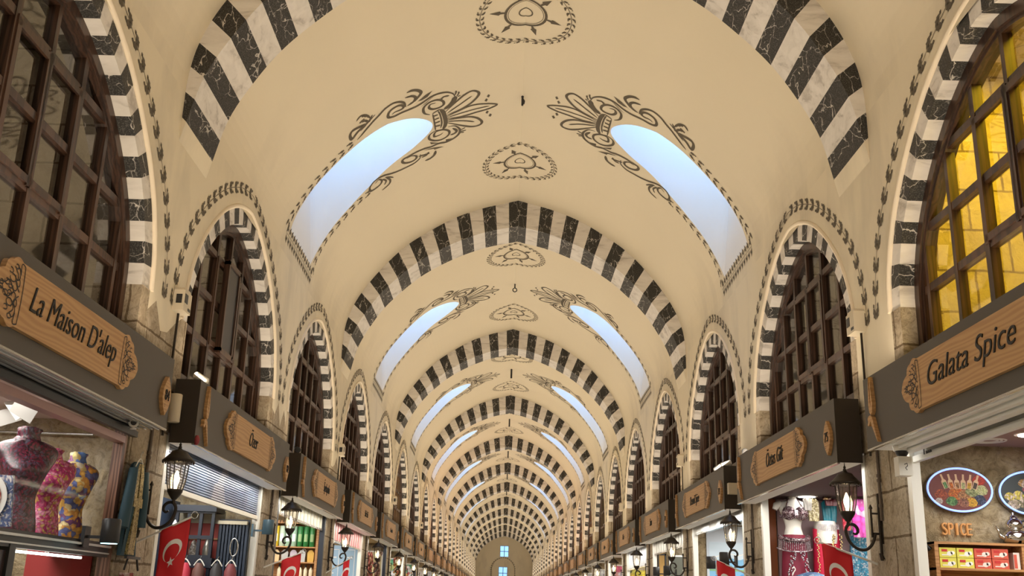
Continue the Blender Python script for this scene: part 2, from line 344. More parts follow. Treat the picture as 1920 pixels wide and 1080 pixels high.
# scrollwork painted round the skylights: (arc length from the crown, metres along the bay), width
SCROLL = [
 ([(0.985,-0.325),(1.014,-0.427),(1.092,-0.515),(1.19,-0.564),(1.291,-0.576),(1.379,-0.557),(1.469,-0.526),(1.577,-0.516),(1.681,-0.538),(1.785,-0.562),(1.89,-0.572),(1.973,-0.622),(1.977,-0.71),(1.922,-0.782),(1.82,-0.794),(1.751,-0.743),(1.741,-0.673),(1.792,-0.653),(1.875,-0.673),(1.92,-0.648)], 0.0217),
 ([(1.708,-0.65),(1.718,-0.775),(1.785,-0.875),(1.883,-0.927),(2.009,-0.9),(2.108,-0.833),(2.208,-0.784),(2.313,-0.729),(2.422,-0.677),(2.509,-0.65)], 0.0201),
 ([(0.985,-0.325),(1.004,-0.22),(1.072,-0.115),(1.161,-0.062)], 0.0403),
 ([(1.065,-0.397),(1.148,-0.425),(1.204,-0.353)], 0.0186),
 ([(1.38,-0.092),(1.445,-0.18),(1.467,-0.287),(1.446,-0.386),(1.362,-0.441),(1.251,-0.419),(1.168,-0.324),(1.158,-0.208),(1.233,-0.173),(1.327,-0.209),(1.378,-0.304),(1.35,-0.373),(1.273,-0.345)], 0.0201),
 ([(1.311,0.467),(1.406,0.494),(1.445,0.55),(1.437,0.654),(1.361,0.772),(1.252,0.839),(1.148,0.795),(1.12,0.683),(1.172,0.582),(1.259,0.516),(1.343,0.52),(1.361,0.636),(1.269,0.667),(1.221,0.642)], 0.0186),
 ([(1.133,0.521),(1.027,0.566),(0.959,0.722),(0.978,0.87),(1.065,0.961),(1.186,0.986),(1.305,0.926),(1.438,0.909),(1.55,0.855),(1.683,0.825),(1.8,0.827),(1.902,0.826),(1.928,0.888),(1.885,0.982),(1.783,1.049),(1.706,1.027),(1.695,0.945),(1.765,0.864),(1.847,0.863)], 0.0217),
 ([(1.065,0.612),(1.008,0.732),(1.039,0.805),(1.112,0.805)], 0.0217),
 ([(1.627,0.961),(1.644,1.086),(1.743,1.149),(1.872,1.14),(2.009,1.109),(2.14,1.038),(2.258,0.937),(2.359,0.877),(2.47,0.865),(2.552,0.941),(2.545,1.06),(2.453,1.111),(2.361,1.11),(2.321,1.032),(2.367,0.928),(2.443,0.953)], 0.0201),
 ([(1.634,-0.657),(1.541,-0.711),(1.459,-0.809),(1.501,-0.919),(1.583,-0.992),(1.659,-1.004)], 0.0248),
 ([(1.686,-0.66),(1.587,-0.682),(1.549,-0.768),(1.597,-0.853),(1.696,-0.901)], 0.0217),
 ([(1.661,1.005),(1.557,1.061),(1.472,1.095)], 0.0155),
 ([(1.376,1.117),(1.403,1.232),(1.482,1.283),(1.564,1.265)], 0.0248),
 ([(1.487,1.038),(1.531,1.103),(1.613,1.092)], 0.0186),
 ([(2.24,1.04),(2.187,1.206),(2.225,1.326),(2.362,1.344)], 0.0186),
 ([(2.302,1.01),(2.255,1.147),(2.3,1.23)], 0.0155),
 ([(2.258,1.013),(2.193,1.089),(2.124,1.211)], 0.0139),
 ([(1.149,0.035),(0.977,-0.15),(0.854,-0.273),(0.736,-0.329),(0.655,-0.265),(0.637,-0.175),(0.694,-0.06),(0.781,0.038),(0.902,0.108),(1.147,0.15)], 0.0201),
 ([(1.127,0.095),(0.948,-0.021),(0.826,-0.114),(0.74,-0.182)], 0.0139),
 ([(1.15,0.195),(0.956,0.143),(0.766,0.096),(0.564,0.147),(0.381,0.245),(0.499,0.329),(0.704,0.349),(0.912,0.345),(1.144,0.253)], 0.0186),
 ([(1.143,0.225),(0.873,0.234),(0.616,0.244),(0.49,0.252)], 0.0139),
 ([(1.147,0.295),(0.965,0.359),(0.793,0.429),(0.675,0.545),(0.612,0.692),(0.645,0.78),(0.751,0.777),(0.889,0.664),(1.151,0.365)], 0.0201),
 ([(1.14,0.337),(0.883,0.5),(0.726,0.638)], 0.0139),
 ([(1.219,-0.11),(1.178,0.012),(1.158,0.278),(1.173,0.432),(1.213,0.535)], 0.031),
 ([(1.255,-0.096),(1.229,0.039),(1.219,0.3),(1.247,0.46)], 0.0124),
 ([(1.342,-0.08),(1.272,-0.104),(1.219,-0.11)], 0.0139),
 ([(1.33,0.465),(1.26,0.523),(1.213,0.535)], 0.0139),
 ([(1.337,-0.075),(1.329,0.199),(1.329,0.458)], 0.0124),
 ([(1.325,0.006),(1.263,0.017)], 0.0186),
 ([(1.32,0.118),(1.252,0.126)], 0.0186),
 ([(1.317,0.229),(1.245,0.24)], 0.0186),
 ([(1.321,0.335),(1.25,0.365)], 0.0186),
 ([(0.984,-0.357),(0.96,-0.44),(0.968,-0.472)], 0.0124),
 ([(0.956,-0.311),(0.924,-0.384),(0.931,-0.421)], 0.0124),
 ([(0.943,-0.29),(0.906,-0.306)], 0.0124),
 ([(0.951,0.766),(0.892,0.738),(0.871,0.734)], 0.0124),
 ([(0.952,0.811),(0.886,0.819),(0.863,0.827)], 0.0124),
 ([(0.95,0.844),(0.897,0.873)], 0.0124),
 ([(2.37,-0.975),(2.315,-0.95),(2.269,-0.855),(2.245,-0.889),(2.191,-0.961)], 0.0186),
 ([(2.349,-1.094),(2.311,-1.091),(2.275,-1.018)], 0.0217),
 ([(2.156,-0.917),(2.299,-0.853),(2.466,-0.829),(2.577,-0.778),(2.592,-0.898),(2.541,-0.963),(2.418,-0.91),(2.324,-0.84),(2.425,-0.793)], 0.0252),
 ([(2.439,-1.103),(2.363,-1.142),(2.286,-1.068),(2.234,-0.923)], 0.018),
 ([(2.403,-0.997),(2.319,-1.005)], 0.018),
]
SCROLL_LEAVES = [[(1.522,-0.627),(1.403,-0.693),(1.294,-0.724),(1.375,-0.618),(1.463,-0.603)],[(1.391,1.06),(1.402,0.999),(1.236,1.101)],[(1.564,0.904),(1.407,1.011),(1.231,1.106),(1.386,0.984)],[(1.495,-0.434),(1.347,-0.527),(1.275,-0.562),(1.422,-0.464)],[(1.188,1.016),(1.082,0.946),(1.19,0.895)],[(1.444,0.744),(1.304,0.908),(1.431,0.824)],[(0.526,-0.05),(0.502,-0.114),(0.476,-0.075),(0.496,-0.016)],[(0.561,0.061),(0.536,-0.003),(0.51,0.036),(0.531,0.096)],[(0.554,0.441),(0.529,0.373),(0.502,0.414),(0.523,0.477)],[(0.509,0.561),(0.484,0.492),(0.457,0.533),(0.479,0.597)]]
EDGES = [[(2.579,-0.666),(2.819,-0.667),(3.122,-0.679),(3.439,-0.691),(3.727,-0.734),(3.963,-0.838),(4.124,-0.872)],[(4.136,-0.826),(4.137,-0.079),(4.165,0.997)],[(2.551,1.068),(2.846,1.012),(3.195,1.023),(3.521,0.982),(3.744,0.97),(3.992,0.948),(4.171,1.003)]]
_TR = [(catmull(q, 4) if len(q) > 2 else q, w) for q, w in SCROLL]
_TP, _G = SCROLL_LEAVES, EDGES
BAYC = (RIB0 + RIBD + RIB0 + RIBP) / 2            # centre of the first full bay (13.1)
def medallion(mb, yc, lod):
    M = lambda x, y: V(x, y)
    el = lambda a, b, n=40: [(a * math.cos(2 * PI * i / n), yc + b * math.sin(2 * PI * i / n)) for i in range(n + 1)]
    garland(mb, el(.585, .66), M, .115 if lod else .2, .07, .009, lobes=lod, lead=.035)
    mb.stroke(el(.262, .29, 32), .034, M_PAINT, M); mb.stroke(el(.228, .25, 28), .007, M_PAINT, M); mb.stroke(el(.085, .09, 20), .018, M_PAINT, M)
    for a in (0, 60, 120, 180, 240, 300):
        t = math.radians(a + 12); c, s = math.cos(t), math.sin(t)
        T = lambda r, o: M((r * c - o * s), yc + (r * s + o * c) * 1.08)
        mb.face([T(.275, -.012), T(.33, -.02), T(.345, -.042), T(.38, -.03), T(.47, 0), T(.38, .03), T(.345, .042), T(.33, .02), T(.275, .012)], M_PAINT)

def vault_bay(y0, y1, skylight=True, paint=2):
    """plaster barrel between two ribs, with the pair of skylight shafts; y relative to the bay centre"""
    mb = MB(); s0, s1 = 1.36, 4.04; R = .45
    rowsN = {-1: [], 1: []}; rowsF = {-1: [], 1: []}
    S = sorted(set([SLEN * i / 48 for i in range(49)] + ([s0 + R * (1 - math.cos(a * PI / 16)) for a in range(9)] + [s1] if skylight else [])))
    def gap(s):
        if not skylight or s < s0 - 1e-6 or s > s1 + 1e-6: return (.05, .05)
        TB = [(1.30, -.05, .60), (1.6, -.25, .62), (2.0, -.46, .74), (2.5, -.53, .88), (3.0, -.57, .92), (3.6, -.62, .90), (3.9, -.65, .84), (4.3, -.68, .62)]
        for p, q in zip(TB, TB[1:]):
            if p[0] <= s <= q[0]: g = (s - p[0]) / (q[0] - p[0]); yn = p[1] + (q[1] - p[1]) * g; yf = p[2] + (q[2] - p[2]) * g
        if s < s0 + R:
            c = (yn + yf) / 2; k = math.sqrt(max(0, 1 - ((s0 + R - s) / R) ** 2)); yn, yf = c + (yn - c) * k, c + (yf - c) * k
        return yn, yf
    for sg in (-1, 1):
        A, B = [], []
        for s in S:
            yn, yf = gap(s); A.append((s, yn)); B.append((s, yf))
        for i in range(len(S) - 1):
            for (pa, pb, e, side) in ((A[i], A[i + 1], y0, 0), (B[i], B[i + 1], y1, 1)):
                inside = skylight and S[i] >= s0 - 1e-6 and S[i + 1] <= s1 + 1e-6
                if not inside: pa = (pa[0], .05 if pa[0] < s0 or pa[0] >= s1 or not skylight else pa[1]); pb = (pb[0], .05 if pb[0] > s1 or pb[0] <= s0 or not skylight else pb[1])
                q = [V(sg * pa[0], pa[1], 0), V(sg * pb[0], pb[1], 0), V(sg * pb[0], e, 0), V(sg * pa[0], e, 0)]
                if (side == 0) == (sg > 0): q = q[::-1]
                mb.face(q, M_CEIL, True)
        if skylight:
            # at the low end the opening is closed by the straight edge s1
            loop = [(s, gap(s)[0]) for s in S if s0 - 1e-6 <= s <= s1 + 1e-6] + [(s, gap(s)[1]) for s in reversed(S) if s0 - 1e-6 <= s <= s1 + 1e-6]
            lo = [Vector(V(sg * s, y, 0)) for s, y in loop]
            hi = [Vector((p.x + sg * .30, p.y + (.10 if y > .2 else -.1), 9.15)) for p, (s, y) in zip(lo, loop)]
            mi = [p.lerp(q, .5) for p, q in zip(lo, hi)]
            mb.grid([lo, mi, hi], M_SHAFT, True, True)
    # weld-free but shared positions: fine for flat plaster
    if paint and skylight:
        for sg in (-1, 1):
            M = lambda s, y: V(sg * s, y)
            for q, w in _TR:
                if len(q) > 1: mb.stroke(q, w * 2.05, M_PAINT, M, taper=len(q) > 8)
            for q in _TP:
                if len(q) > 2: mb.face([M(*p) for p in q], M_PAINT)
            garland(mb, [(s, y) for s, y in _G[0]], M, .15, .10, 0, lead=.05, ang=.5, lobes=paint > 1)
            garland(mb, [(s, y) for s, y in _G[2]], M, .15, .10, 0, lead=.05, ang=.5, lobes=paint > 1)
            garland(mb, [(s, y) for s, y in _G[1]], M, .13, .13, .006, lobes=False, ang=1.1)
    if paint:
        for yc in (-2.05, 2.40): medallion(mb, yc, paint > 1)
    return mb
hb = (RIBP - RIBD) / 2
vb = vault_bay(-hb, hb)
bay_mesh = vb.build('ceiling', kind='structure', loc=(0, BAYC, 0))
for j in range(1, 11):
    c = bay_mesh.copy(); c.location = (0, BAYC + RIBP * j, 0); COL.objects.link(c)
c = bay_mesh.copy(); c.location = (0, BAYC - RIBP, 0); COL.objects.link(c)
e0 = RIB0 + RIBP * 11 + RIBD
vault_bay(0, YE - e0, False, 0).build('ceiling', kind='structure', loc=(0, e0, 0))
vault_bay(0, 1.6, False, 0).build('ceiling', kind='structure', loc=(0, RIB0 - RIBP - 1.6, 0))
roof = MB()          # skirt that closes the vault above the piers, seen from nowhere
# strip over the ribs so that no daylight enters between bays
for j in range(-1, 12):
    y = RIB0 + RIBP * j
    for sg in (-1, 1):
        roof.grid([[V(sg * SLEN * i / 24, y - .01, -.01) for i in range(25)], [V(sg * SLEN * i / 24, y + RIBD + .01, -.01) for i in range(25)]], M_CEIL)
roof.build('ceiling', kind='structure')

# ------------------------------------------------------------------ striped transverse ribs
def rib():
    mb = MB(); n = 9; kh = .020 * 1.9
    w = (1 - kh) / (2 * n)
    bounds = [0, kh]; cols = [1]
    for i in range(n):
        bounds += [bounds[-1] + w, bounds[-1] + 2 * w]; cols += [0, 1]
    for sg in (-1, 1):
        for (a, b), c in zip(zip(bounds, bounds[1:]), cols):
            m = (M_WHITE, M_BLACKB, M_CEIL)[c]; k = 3
            o = [at(OUT, a + (b - a) * i / k) for i in range(k + 1)]; r = [at(CRE, a + (b - a) * i / k) for i in range(k + 1)]
            O0 = [(sg * x, 0, z) for x, z in o]; C0 = [(sg * x, 0, z) for x, z in r]; C1 = [(sg * x, RIBD, z) for x, z in r]; O1 = [(sg * x, RIBD, z) for x, z in o]
            for A, B in ((O0, C0), (C0, C1), (C1, O1)): mb.grid([A, B] if sg < 0 else [B, A], m, False)
        # plain plaster foot dying into the wall
        o, r = at(OUT, 1), at(CRE, 1)
        A = [(sg * XW, 0, o[1]), (sg * r[0], 0, r[1])]; t = (sg * (XW + .005), 0, r[1] - .20); T = (sg * (XW + .005), RIBD, r[1] - .20)
        mb.face([A[0], A[1], t], M_CEIL); mb.face([A[1], (sg * r[0], RIBD, r[1]), T, t], M_CEIL); mb.face([(sg * XW, RIBD, o[1]), (sg * r[0], RIBD, r[1]), T], M_CEIL)
    return mb
r0 = rib().build('trim_1', kind='structure', loc=(0, RIB0, 0))
for j in range(-1, 12):
    if j == 0: continue
    c = r0.copy(); c.name = 'trim_%d' % (j + 2 if j > 0 else 99); c.location = (0, RIB0 + RIBP * j, 0); COL.objects.link(c)

# ------------------------------------------------------------------ lunettes: outline (half width, height), foot to apex
_l = [(1.87, 2.35), (1.845, 2.55), (1.77, 2.78), (1.63, 3.04), (1.42, 3.29), (1.15, 3.53), (.83, 3.745), (.48, 3.90), (.20, 3.975), (0, 4.0)]
ARC = [(u, z + EYE) for u, z in catmull(_l, 6)]
def prof(inset, zb):
    """closed lunette outline from right foot over the apex to the left foot, moved inwards by inset"""
    P2 = [(1.87, zb)] + ARC; out = []
    for i, (u, z) in enumerate(P2):
        a = P2[max(0, i - 1)]; b = P2[min(len(P2) - 1, i + 1)]; dx, dz = b[0] - a[0], b[1] - a[1]; l = math.hypot(dx, dz)
        nx, nz = -dz / l, dx / l
        if i == len(P2) - 1: nx, nz = 0, -1
        if i == 0: nx, nz = -1, 0
        out.append((u + nx * inset, z + nz * inset))
    out = [(max(0, u), z) for u, z in out]
    return out + [(-u, z) for u, z in reversed(out[:-1])]
ZB = 3.90
def zebra():
    mb = MB(); o, L = resample(prof(0, ZB), 400); i_, _ = resample(prof(.17, ZB), 400); n = 29
    xo, xc, xi = 0, .012, .20
    for k in range(n):
        m = M_BLACK if k % 2 else M_WHITE
        idx = [round(400 * (k + j / 3) / n) for j in range(4)]
        A = [(xo + .012, o[j][0], o[j][1]) for j in idx]; B = [(xc, i_[j][0], i_[j][1]) for j in idx]; C = [(xi, i_[j][0], i_[j][1]) for j in idx]
        mb.grid([A, B], m, False); mb.grid([B, C], m, False)
    return mb
def bars(mb, a, b, w, x0, x1, mt):
    """bar between two (u,z) points"""
    dx, dz = b[0] - a[0], b[1] - a[1]; l = math.hypot(dx, dz); nx, nz = -dz / l * w / 2, dx / l * w / 2
    mb.prism([(a[0] + nx, a[1] + nz), (b[0] + nx, b[1] + nz), (b[0] - nx, b[1] - nz), (a[0] - nx, a[1] - nz)], lambda u, z, t: (t, u, z), x0, x1, mt)
WZB = 3.02
inner = prof(.17, WZB)
def htop(u):
    pts = sorted(inner)
    for (a, za), (b, zb) in zip(pts, pts[1:]):
        if a <= u <= b: return za + (zb - za) * (u - a) / max(b - a, 1e-6) if abs(b - a) > 1e-4 else max(za, zb)
    return 4
def hwid(z):
    for (a, za), (b, zb) in zip(inner, inner[1:]):
        if za <= z <= zb: return a + (b - a) * (z - za) / max(zb - za, 1e-6)
    return 1.7
def make_window():
    root = link('window_1', None, kind='structure')
    fr = MB(); a, _ = resample(inner, 70); b, _ = resample(prof(.17 + .085, WZB), 70); c, _ = resample(prof(.17 + .115, WZB), 70)
    A = [(.13, u, z) for u, z in a]; A2 = [(.13, u, z) for u, z in b]; A3 = [(.155, u, z) for u, z in b]; A4 = [(.155, u, z) for u, z in c]; A5 = [(.25, u, z) for u, z in c]
    fr.grid([A, A2, A3, A4, A5], M_FRAME, False)
    fr.build('window_frame', root)
    mu = MB()
    for u in (-1.5, -1.0, -.5, 0, .5, 1.0, 1.5):
        w = .065 if abs(abs(u) - .5) < .01 else .05
        bars(mu, (u, WZB), (u, htop(u) - .06), w, .16, .23, M_FRAME)
    for z in (3.52, 4.0, 4.47, 4.95):
        h = hwid(z) - .06; bars(mu, (-h, z), (h, z), .06, .165, .225, M_FRAME)
    mu.build('muntins', root)
    sa = MB()
    for s in (-1, 1):
        u0, u1 = (.0, .5) if s > 0 else (-.5, .0)
        for p, q in (((u0 + .02, 4.0), (u0 + .02, 4.95)), ((u1 - .04 * (s > 0) - .0, 4.0), (u1 - .04 * (s > 0), 4.95))): bars(sa, (p[0] + .02, p[1]), (q[0] + .02, q[1]), .05, .15, .17, M_FRAME)
        bars(sa, (u0, 4.04), (u1, 4.04), .05, .15, .17, M_FRAME); bars(sa, (u0, 4.91), (u1, 4.91), .05, .15, .17, M_FRAME)
    sa.build('sash', root)
    gl = MB(); gl.face([(.20, u, z) for u, z in inner], M_GLASS); gl.build('panes', root)
    return root
win0 = make_window(); zeb0 = zebra().build('trim_20', kind='structure')
def wallrow(side):
    """whole side wall: piers, lunette heads, painted garlands, stone below; local x grows into the wall"""
    mb = MB(); X = side * XW; T = lambda d, y, z: (side * (XW + d), y, z)
    pr = prof(0, 0.0); top = 5.9
    right = [p for p in pr]
    zs = 3.90
    for k in [-1] + SHOPS[1:]:
        c = cen(k); y0, y1 = c - P / 2, c + P / 2
        # head above the opening
        o = prof(0, zs)
        for a, b in zip(o, o[1:]):
            if abs(a[0] - b[0]) > 1e-5: mb.face([T(0, c + a[0], a[1]), T(0, c + b[0], b[1]), T(0, c + b[0], top), T(0, c + a[0], top)], M_WALL)
        for s in (-1, 1):
            e = y1 if s > 0 else y0
            mb.face([T(0, c + s * 1.87, zs), T(0, e, zs), T(0, e, top), T(0, c + s * 1.87, top)], M_WALL)
            # narrow returns so the plaster has thickness behind the striped ring
            mb.face([T(.012, c + s * 1.87, zs), T(.012, c + s * 1.70, zs), T(.30, c + s * 1.70, zs), T(.30, c + s * 1.87, zs)], M_STONE)
        # raised plaster bead round the striped arch
        bd, _ = resample(prof(-.022, zs), 60); mb.tube([T(.004, c + u, z) for u, z in bd], .026, M_BEAD, 6)
        # garland
        lod = k < 7; M = lambda u, z: (side * (XW - .004), c + u, z)
        g, _ = resample([(u + (.11 if u > 0 else -.11) * min(1, max(0, (5.62 - z) / .9)), z) for u, z in prof(-.215, 3.93)], 90)
        h = len(g) // 2
        garland(mb, g[:h + 1], M, .19, .115, .007, lobes=lod, ang=.36, lead=.035)
        garland(mb, g[h:][::-1], M, .19, .115, .007, lobes=lod, ang=.36, lead=.035)
    # last plain length to the end wall and piers of stone below the plaster
    ye = cen(SHOPS[-1]) + P / 2
    mb.face([T(0, ye, 0), T(0, YE, 0), T(0, YE, top), T(0, ye, top)], M_WALL)
    for k in [-2] + SHOPS:
        y = cen(k) + P / 2; a, b = y - .43, y + .43
        if k == -2: a = y
        n = 5
        # ragged edge of the plaster over the stone
        zz = [zs + random.uniform(-.28, .02) for _ in range(n + 1)]
        for i in range(n):
            ya, yb = a + (b - a) * i / n, a + (b - a) * (i + 1) / n
            if side < 0:
                mb.face([T(0, ya, 0), T(0, yb, 0), T(0, yb, zz[i + 1]), T(0, ya, zz[i])], M_STONE); mb.face([T(0, ya, zz[i]), T(0, yb, zz[i + 1]), T(0, yb, zs), T(0, ya, zs)], M_WALL)
            else:
                zz2 = 3.3 + .25 * (zz[i] - zs); zz3 = 3.3 + .25 * (zz[i + 1] - zs)
                mb.face([T(0, ya, 0), T(0, yb, 0), T(0, yb, zz3), T(0, ya, zz2)], M_STONE); mb.face([T(0, ya, zz2), T(0, yb, zz3), T(0, yb, zs), T(0, ya, zs)], M_WALL)
        for e in ((a, b) if k != -2 else (b,)):
            mb.face([T(0, e, 0), T(.06, e, 0), T(.06, e, 2.9), T(0, e, 2.9)], M_STONE); mb.face([T(0, e, 2.9), T(.42, e, 2.9), T(.42, e, zs), T(0, e, zs)], M_STONE)
        mb.face([T(.06, a, 0), T(.06, b, 0), T(.06, b, 2.9), T(.06, a, 2.9)], M_STONE); mb.face([T(.42, a, 2.9), T(.42, b, 2.9), T(.42, b, zs), T(.42, a, zs)], M_STONE)
        for e, f in ((a, a - .17), (b, b + .17)):
            mb.face([T(.006, e, 2.9), T(.006, f, 2.9), T(.006, f, zs), T(.006, e, zs)], M_STONE); mb.face([T(.006, f, 2.9), T(.30, f, 2.9), T(.30, f, zs), T(.006, f, zs)], M_STONE)
        mb.face([T(.0, a - .17, zs), T(.30, a - .17, zs), T(.30, b + .17, zs), T(0, b + .17, zs)], M_STONE)
    # vault springs a little higher than the wall tops: close the slit
    mb.build('wall_left' if side < 0 else 'wall_right', kind='structure')
wallrow(-1); wallrow(1)
wn = 1; tn = 20
for side in (-1, 1):
    for k in SHOPS:
        rot = 0 if side > 0 else PI
        loc = (side * XW, cen(k), 0)
        if wn == 1: w = win0; z = zeb0
        else: w = dup(win0); z = zeb0.copy(); COL.objects.link(z)
        w.name = 'window_%d' % wn; z.name = 'trim_%d' % tn; w.location = loc; z.location = loc; w.rotation_euler = (0, 0, rot); z.rotation_euler = (0, 0, rot)
        if side < 0 and k == 1 - 0 and True:
            m = MB(); m.box((.105, -.17, 4.03), (.13, .27, 4.93), M_DARK)
            for q in ((-.19, -.15), (.25, .29)): m.box((.09, q[0], 3.99), (.15, q[1], 4.97), M_FRAME)
            for q in ((3.97, 4.03), (4.93, 4.98)): m.box((.09, -.19, q[0]), (.15, .29, q[1]), M_FRAME)
            m.build('casement', w, 'closed casement filled with a dark board')
        wn += 1; tn += 1

# ------------------------------------------------------------------ shop rooms and lofts
def rooms(side):
    mb = MB(); T = lambda d, y, z: (side * d, y, z); y0, y1 = YS, cen(SHOPS[-1]) + P / 2
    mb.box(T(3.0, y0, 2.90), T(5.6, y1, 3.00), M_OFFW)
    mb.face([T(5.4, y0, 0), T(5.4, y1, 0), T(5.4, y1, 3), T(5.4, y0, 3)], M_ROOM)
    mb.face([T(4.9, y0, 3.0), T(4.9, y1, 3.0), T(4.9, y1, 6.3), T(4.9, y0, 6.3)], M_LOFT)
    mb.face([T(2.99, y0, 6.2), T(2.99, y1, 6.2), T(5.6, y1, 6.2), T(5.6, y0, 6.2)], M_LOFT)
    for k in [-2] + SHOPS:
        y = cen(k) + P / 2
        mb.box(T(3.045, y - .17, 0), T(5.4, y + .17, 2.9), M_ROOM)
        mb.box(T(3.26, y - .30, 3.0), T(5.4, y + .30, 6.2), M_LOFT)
    CC = {(1, 0): (.34, .22, .19), (1, 1): (.07, .04, .04), (-1, 1): (.05, .05, .06), (-1, 0): (.62, .50, .48), (-1, 4): (.4, .3, .15), (1, 3): (.3, .26, .2)}
    for i in SHOPS:
        if (side, i) in CC: mb.box(T(3.06, cen(i) - 2.12, 2.885), T(5.4, cen(i) + 2.12, 2.899), mat('shop_ceiling_%d%d' % (side + 1, i), CC[(side, i)], .7))
    mb.build('wall_shops_left' if side < 0 else 'wall_shops_right', kind='structure')
rooms(-1); rooms(1)
fl = MB(); fl.face([(-5.4, YS, 0), (5.4, YS, 0), (5.4, YE, 0), (-5.4, YE, 0)], M_FLOOR); fl.build('floor', kind='structure')
bk = MB(); bk.face([(-5.4, YS, 0), (5.4, YS, 0), (5.4, YS, 9.2), (-5.4, YS, 9.2)], M_WALL); bk.build('wall_back', kind='structure')

# end wall with its two windows
ew = MB()
def holed(mb, y, x0, x1, z0, z1, holes, mt):
    xs = sorted({x0, x1, *[h[0] for h in holes], *[h[1] for h in holes]}); zs = sorted({z0, z1, *[h[2] for h in holes], *[h[3] for h in holes]})
    for a, b in zip(xs, xs[1:]):
        for c, d in zip(zs, zs[1:]):
            if not any(h[0] <= a and b <= h[1] and h[2] <= c and d <= h[3] for h in holes): mb.face([(a, y, c), (b, y, c), (b, y, d), (a, y, d)], mt)
H1 = (-.46, .46, 6.10, 7.25); H2 = (-.56, .38, 3.1, 5.05)
holed(ew, YE, -3.1, 3.1, 0, 8.9, [H1, H2], M_CEIL)
for h in (H1, H2):
    for q in (((h[0], h[2]), (h[0], h[3])), ((h[1], h[3]), (h[1], h[2])), ((h[0], h[3]), (h[1], h[3])), ((h[1], h[2]), (h[0], h[2]))):
        ew.face([(q[0][0], YE, q[0][1]), (q[1][0], YE, q[1][1]), (q[1][0], YE + .5, q[1][1]), (q[0][0], YE + .5, q[0][1])], M_SHAFT)
arc = [(-.09 + 1.15 * math.cos(a * PI / 24), 4.75 + 1.15 * math.sin(a * PI / 24)) for a in range(25)]
arc = [(1.06, 3.2)] + arc + [(-1.24, 3.2)]
garland(ew, [(x * 1.08, z + .05) for x, z in arc], lambda x, z: (x, YE - .01, z), .22, .17, .02, lobes=False)
ew.tube([(x, YE - .02, z) for x, z in arc], .07, M_BEAD, 6)
ew.lathe([(.40, 0), (.40, .03)], (0, YE - .03, 7.68), M_BEAD, 20, True, 0, Matrix.Rotation(PI / 2, 3, 'X'))
ew.build('wall_end', kind='structure')
for nm, h, nx, nz in (('window_90', H1, 2, 2), ('window_91', H2, 2, 3)):
    root = link(nm, None, kind='structure'); f = MB()
    for i in range(nx + 1): x = h[0] + (h[1] - h[0]) * i / nx; f.box((x - .03, YE + .28, h[2]), (x + .03, YE + .34, h[3]), M_DARK)
    for i in range(nz + 1): z = h[2] + (h[3] - h[2]) * i / nz; f.box((h[0], YE + .28, z - .03), (h[1], YE + .34, z + .03), M_DARK)
    f.build('window_frame', root)
    g = MB(); g.face([(h[0], YE + .31, h[2]), (h[1], YE + .31, h[2]), (h[1], YE + .31, h[3]), (h[0], YE + .31, h[3])], M_SGLASS); g.build('panes', root)

#PART2
# ================================================================== THINGS
ORD = ['nearest', 'second', 'third', 'fourth', 'fifth', 'sixth', 'seventh', 'eighth', 'ninth', 'tenth', 'eleventh', 'twelfth', 'thirteenth', 'fourteenth', 'fifteenth', 'sixteenth', 'seventeenth', 'eighteenth', 'nineteenth', 'twentieth', 'twenty-first', 'twenty-second', 'twenty-third']
SN = {-1: 'left', 1: 'right'}
ROT = {-1: PI / 2, 1: -PI / 2}      # local x runs to the reader's right, local -y looks into the hall

def text_mesh(name, s, width, cap, mt, parent, loc, shear=.34, depth=.004):
    cu = bpy.data.curves.new(name, 'FONT'); cu.body = s; cu.extrude = depth; cu.align_x = 'CENTER'; cu.shear = shear; cu.size = 1; cu.offset = -.009
    tmp = bpy.data.objects.new(name, cu); COL.objects.link(tmp); dg = bpy.context.evaluated_depsgraph_get()
    me = bpy.data.meshes.new_from_object(tmp.evaluated_get(dg)); bpy.data.objects.remove(tmp)
    xs = [v.co.x for v in me.vertices]; w = max(xs) - min(xs); cx = (max(xs) + min(xs)) / 2
    for v in me.vertices:
        x, y, z = v.co; v.co = ((x - cx) / w * width, -z * 1.0, y * cap / .70)
    me.materials.clear(); me.materials.append(mt); me.name = name
    o = link(name, me, parent); o.location = loc; return o

def scallop(x0, sgn, h, tip):
    """outline points of a lobed plaque wing from top to bottom"""
    pts = []; base = [(0, h), (tip * .38, h * .92), (tip * .62, h * .55), (tip, 0.0), (tip * .62, -h * .55), (tip * .38, -h * .92), (0, -h)]
    for (a, b), (c, d) in zip(base, base[1:]):
        nx, ny = -(d - b), (c - a); l = math.hypot(nx, ny); nx, ny = -nx / l, -ny / l
        if nx < 0: nx, ny = -nx, -ny
        for i in range(5):
            t = i / 5; bul = math.sin(PI * t) * .022; pts.append((x0 + sgn * (a + (c - a) * t + nx * bul), b + (d - b) * t + ny * bul))
    pts.append((x0, -h)); return pts
def plaque_mesh(hw, hh):
    mb = MB(); L = scallop(-hw, -1, hh, .30); R = scallop(hw, 1, hh, .30); out = R + L[::-1]
    mb.prism(out, lambda x, z, t: (x, t, z), 0, -.03, M_PLAQ); return mb
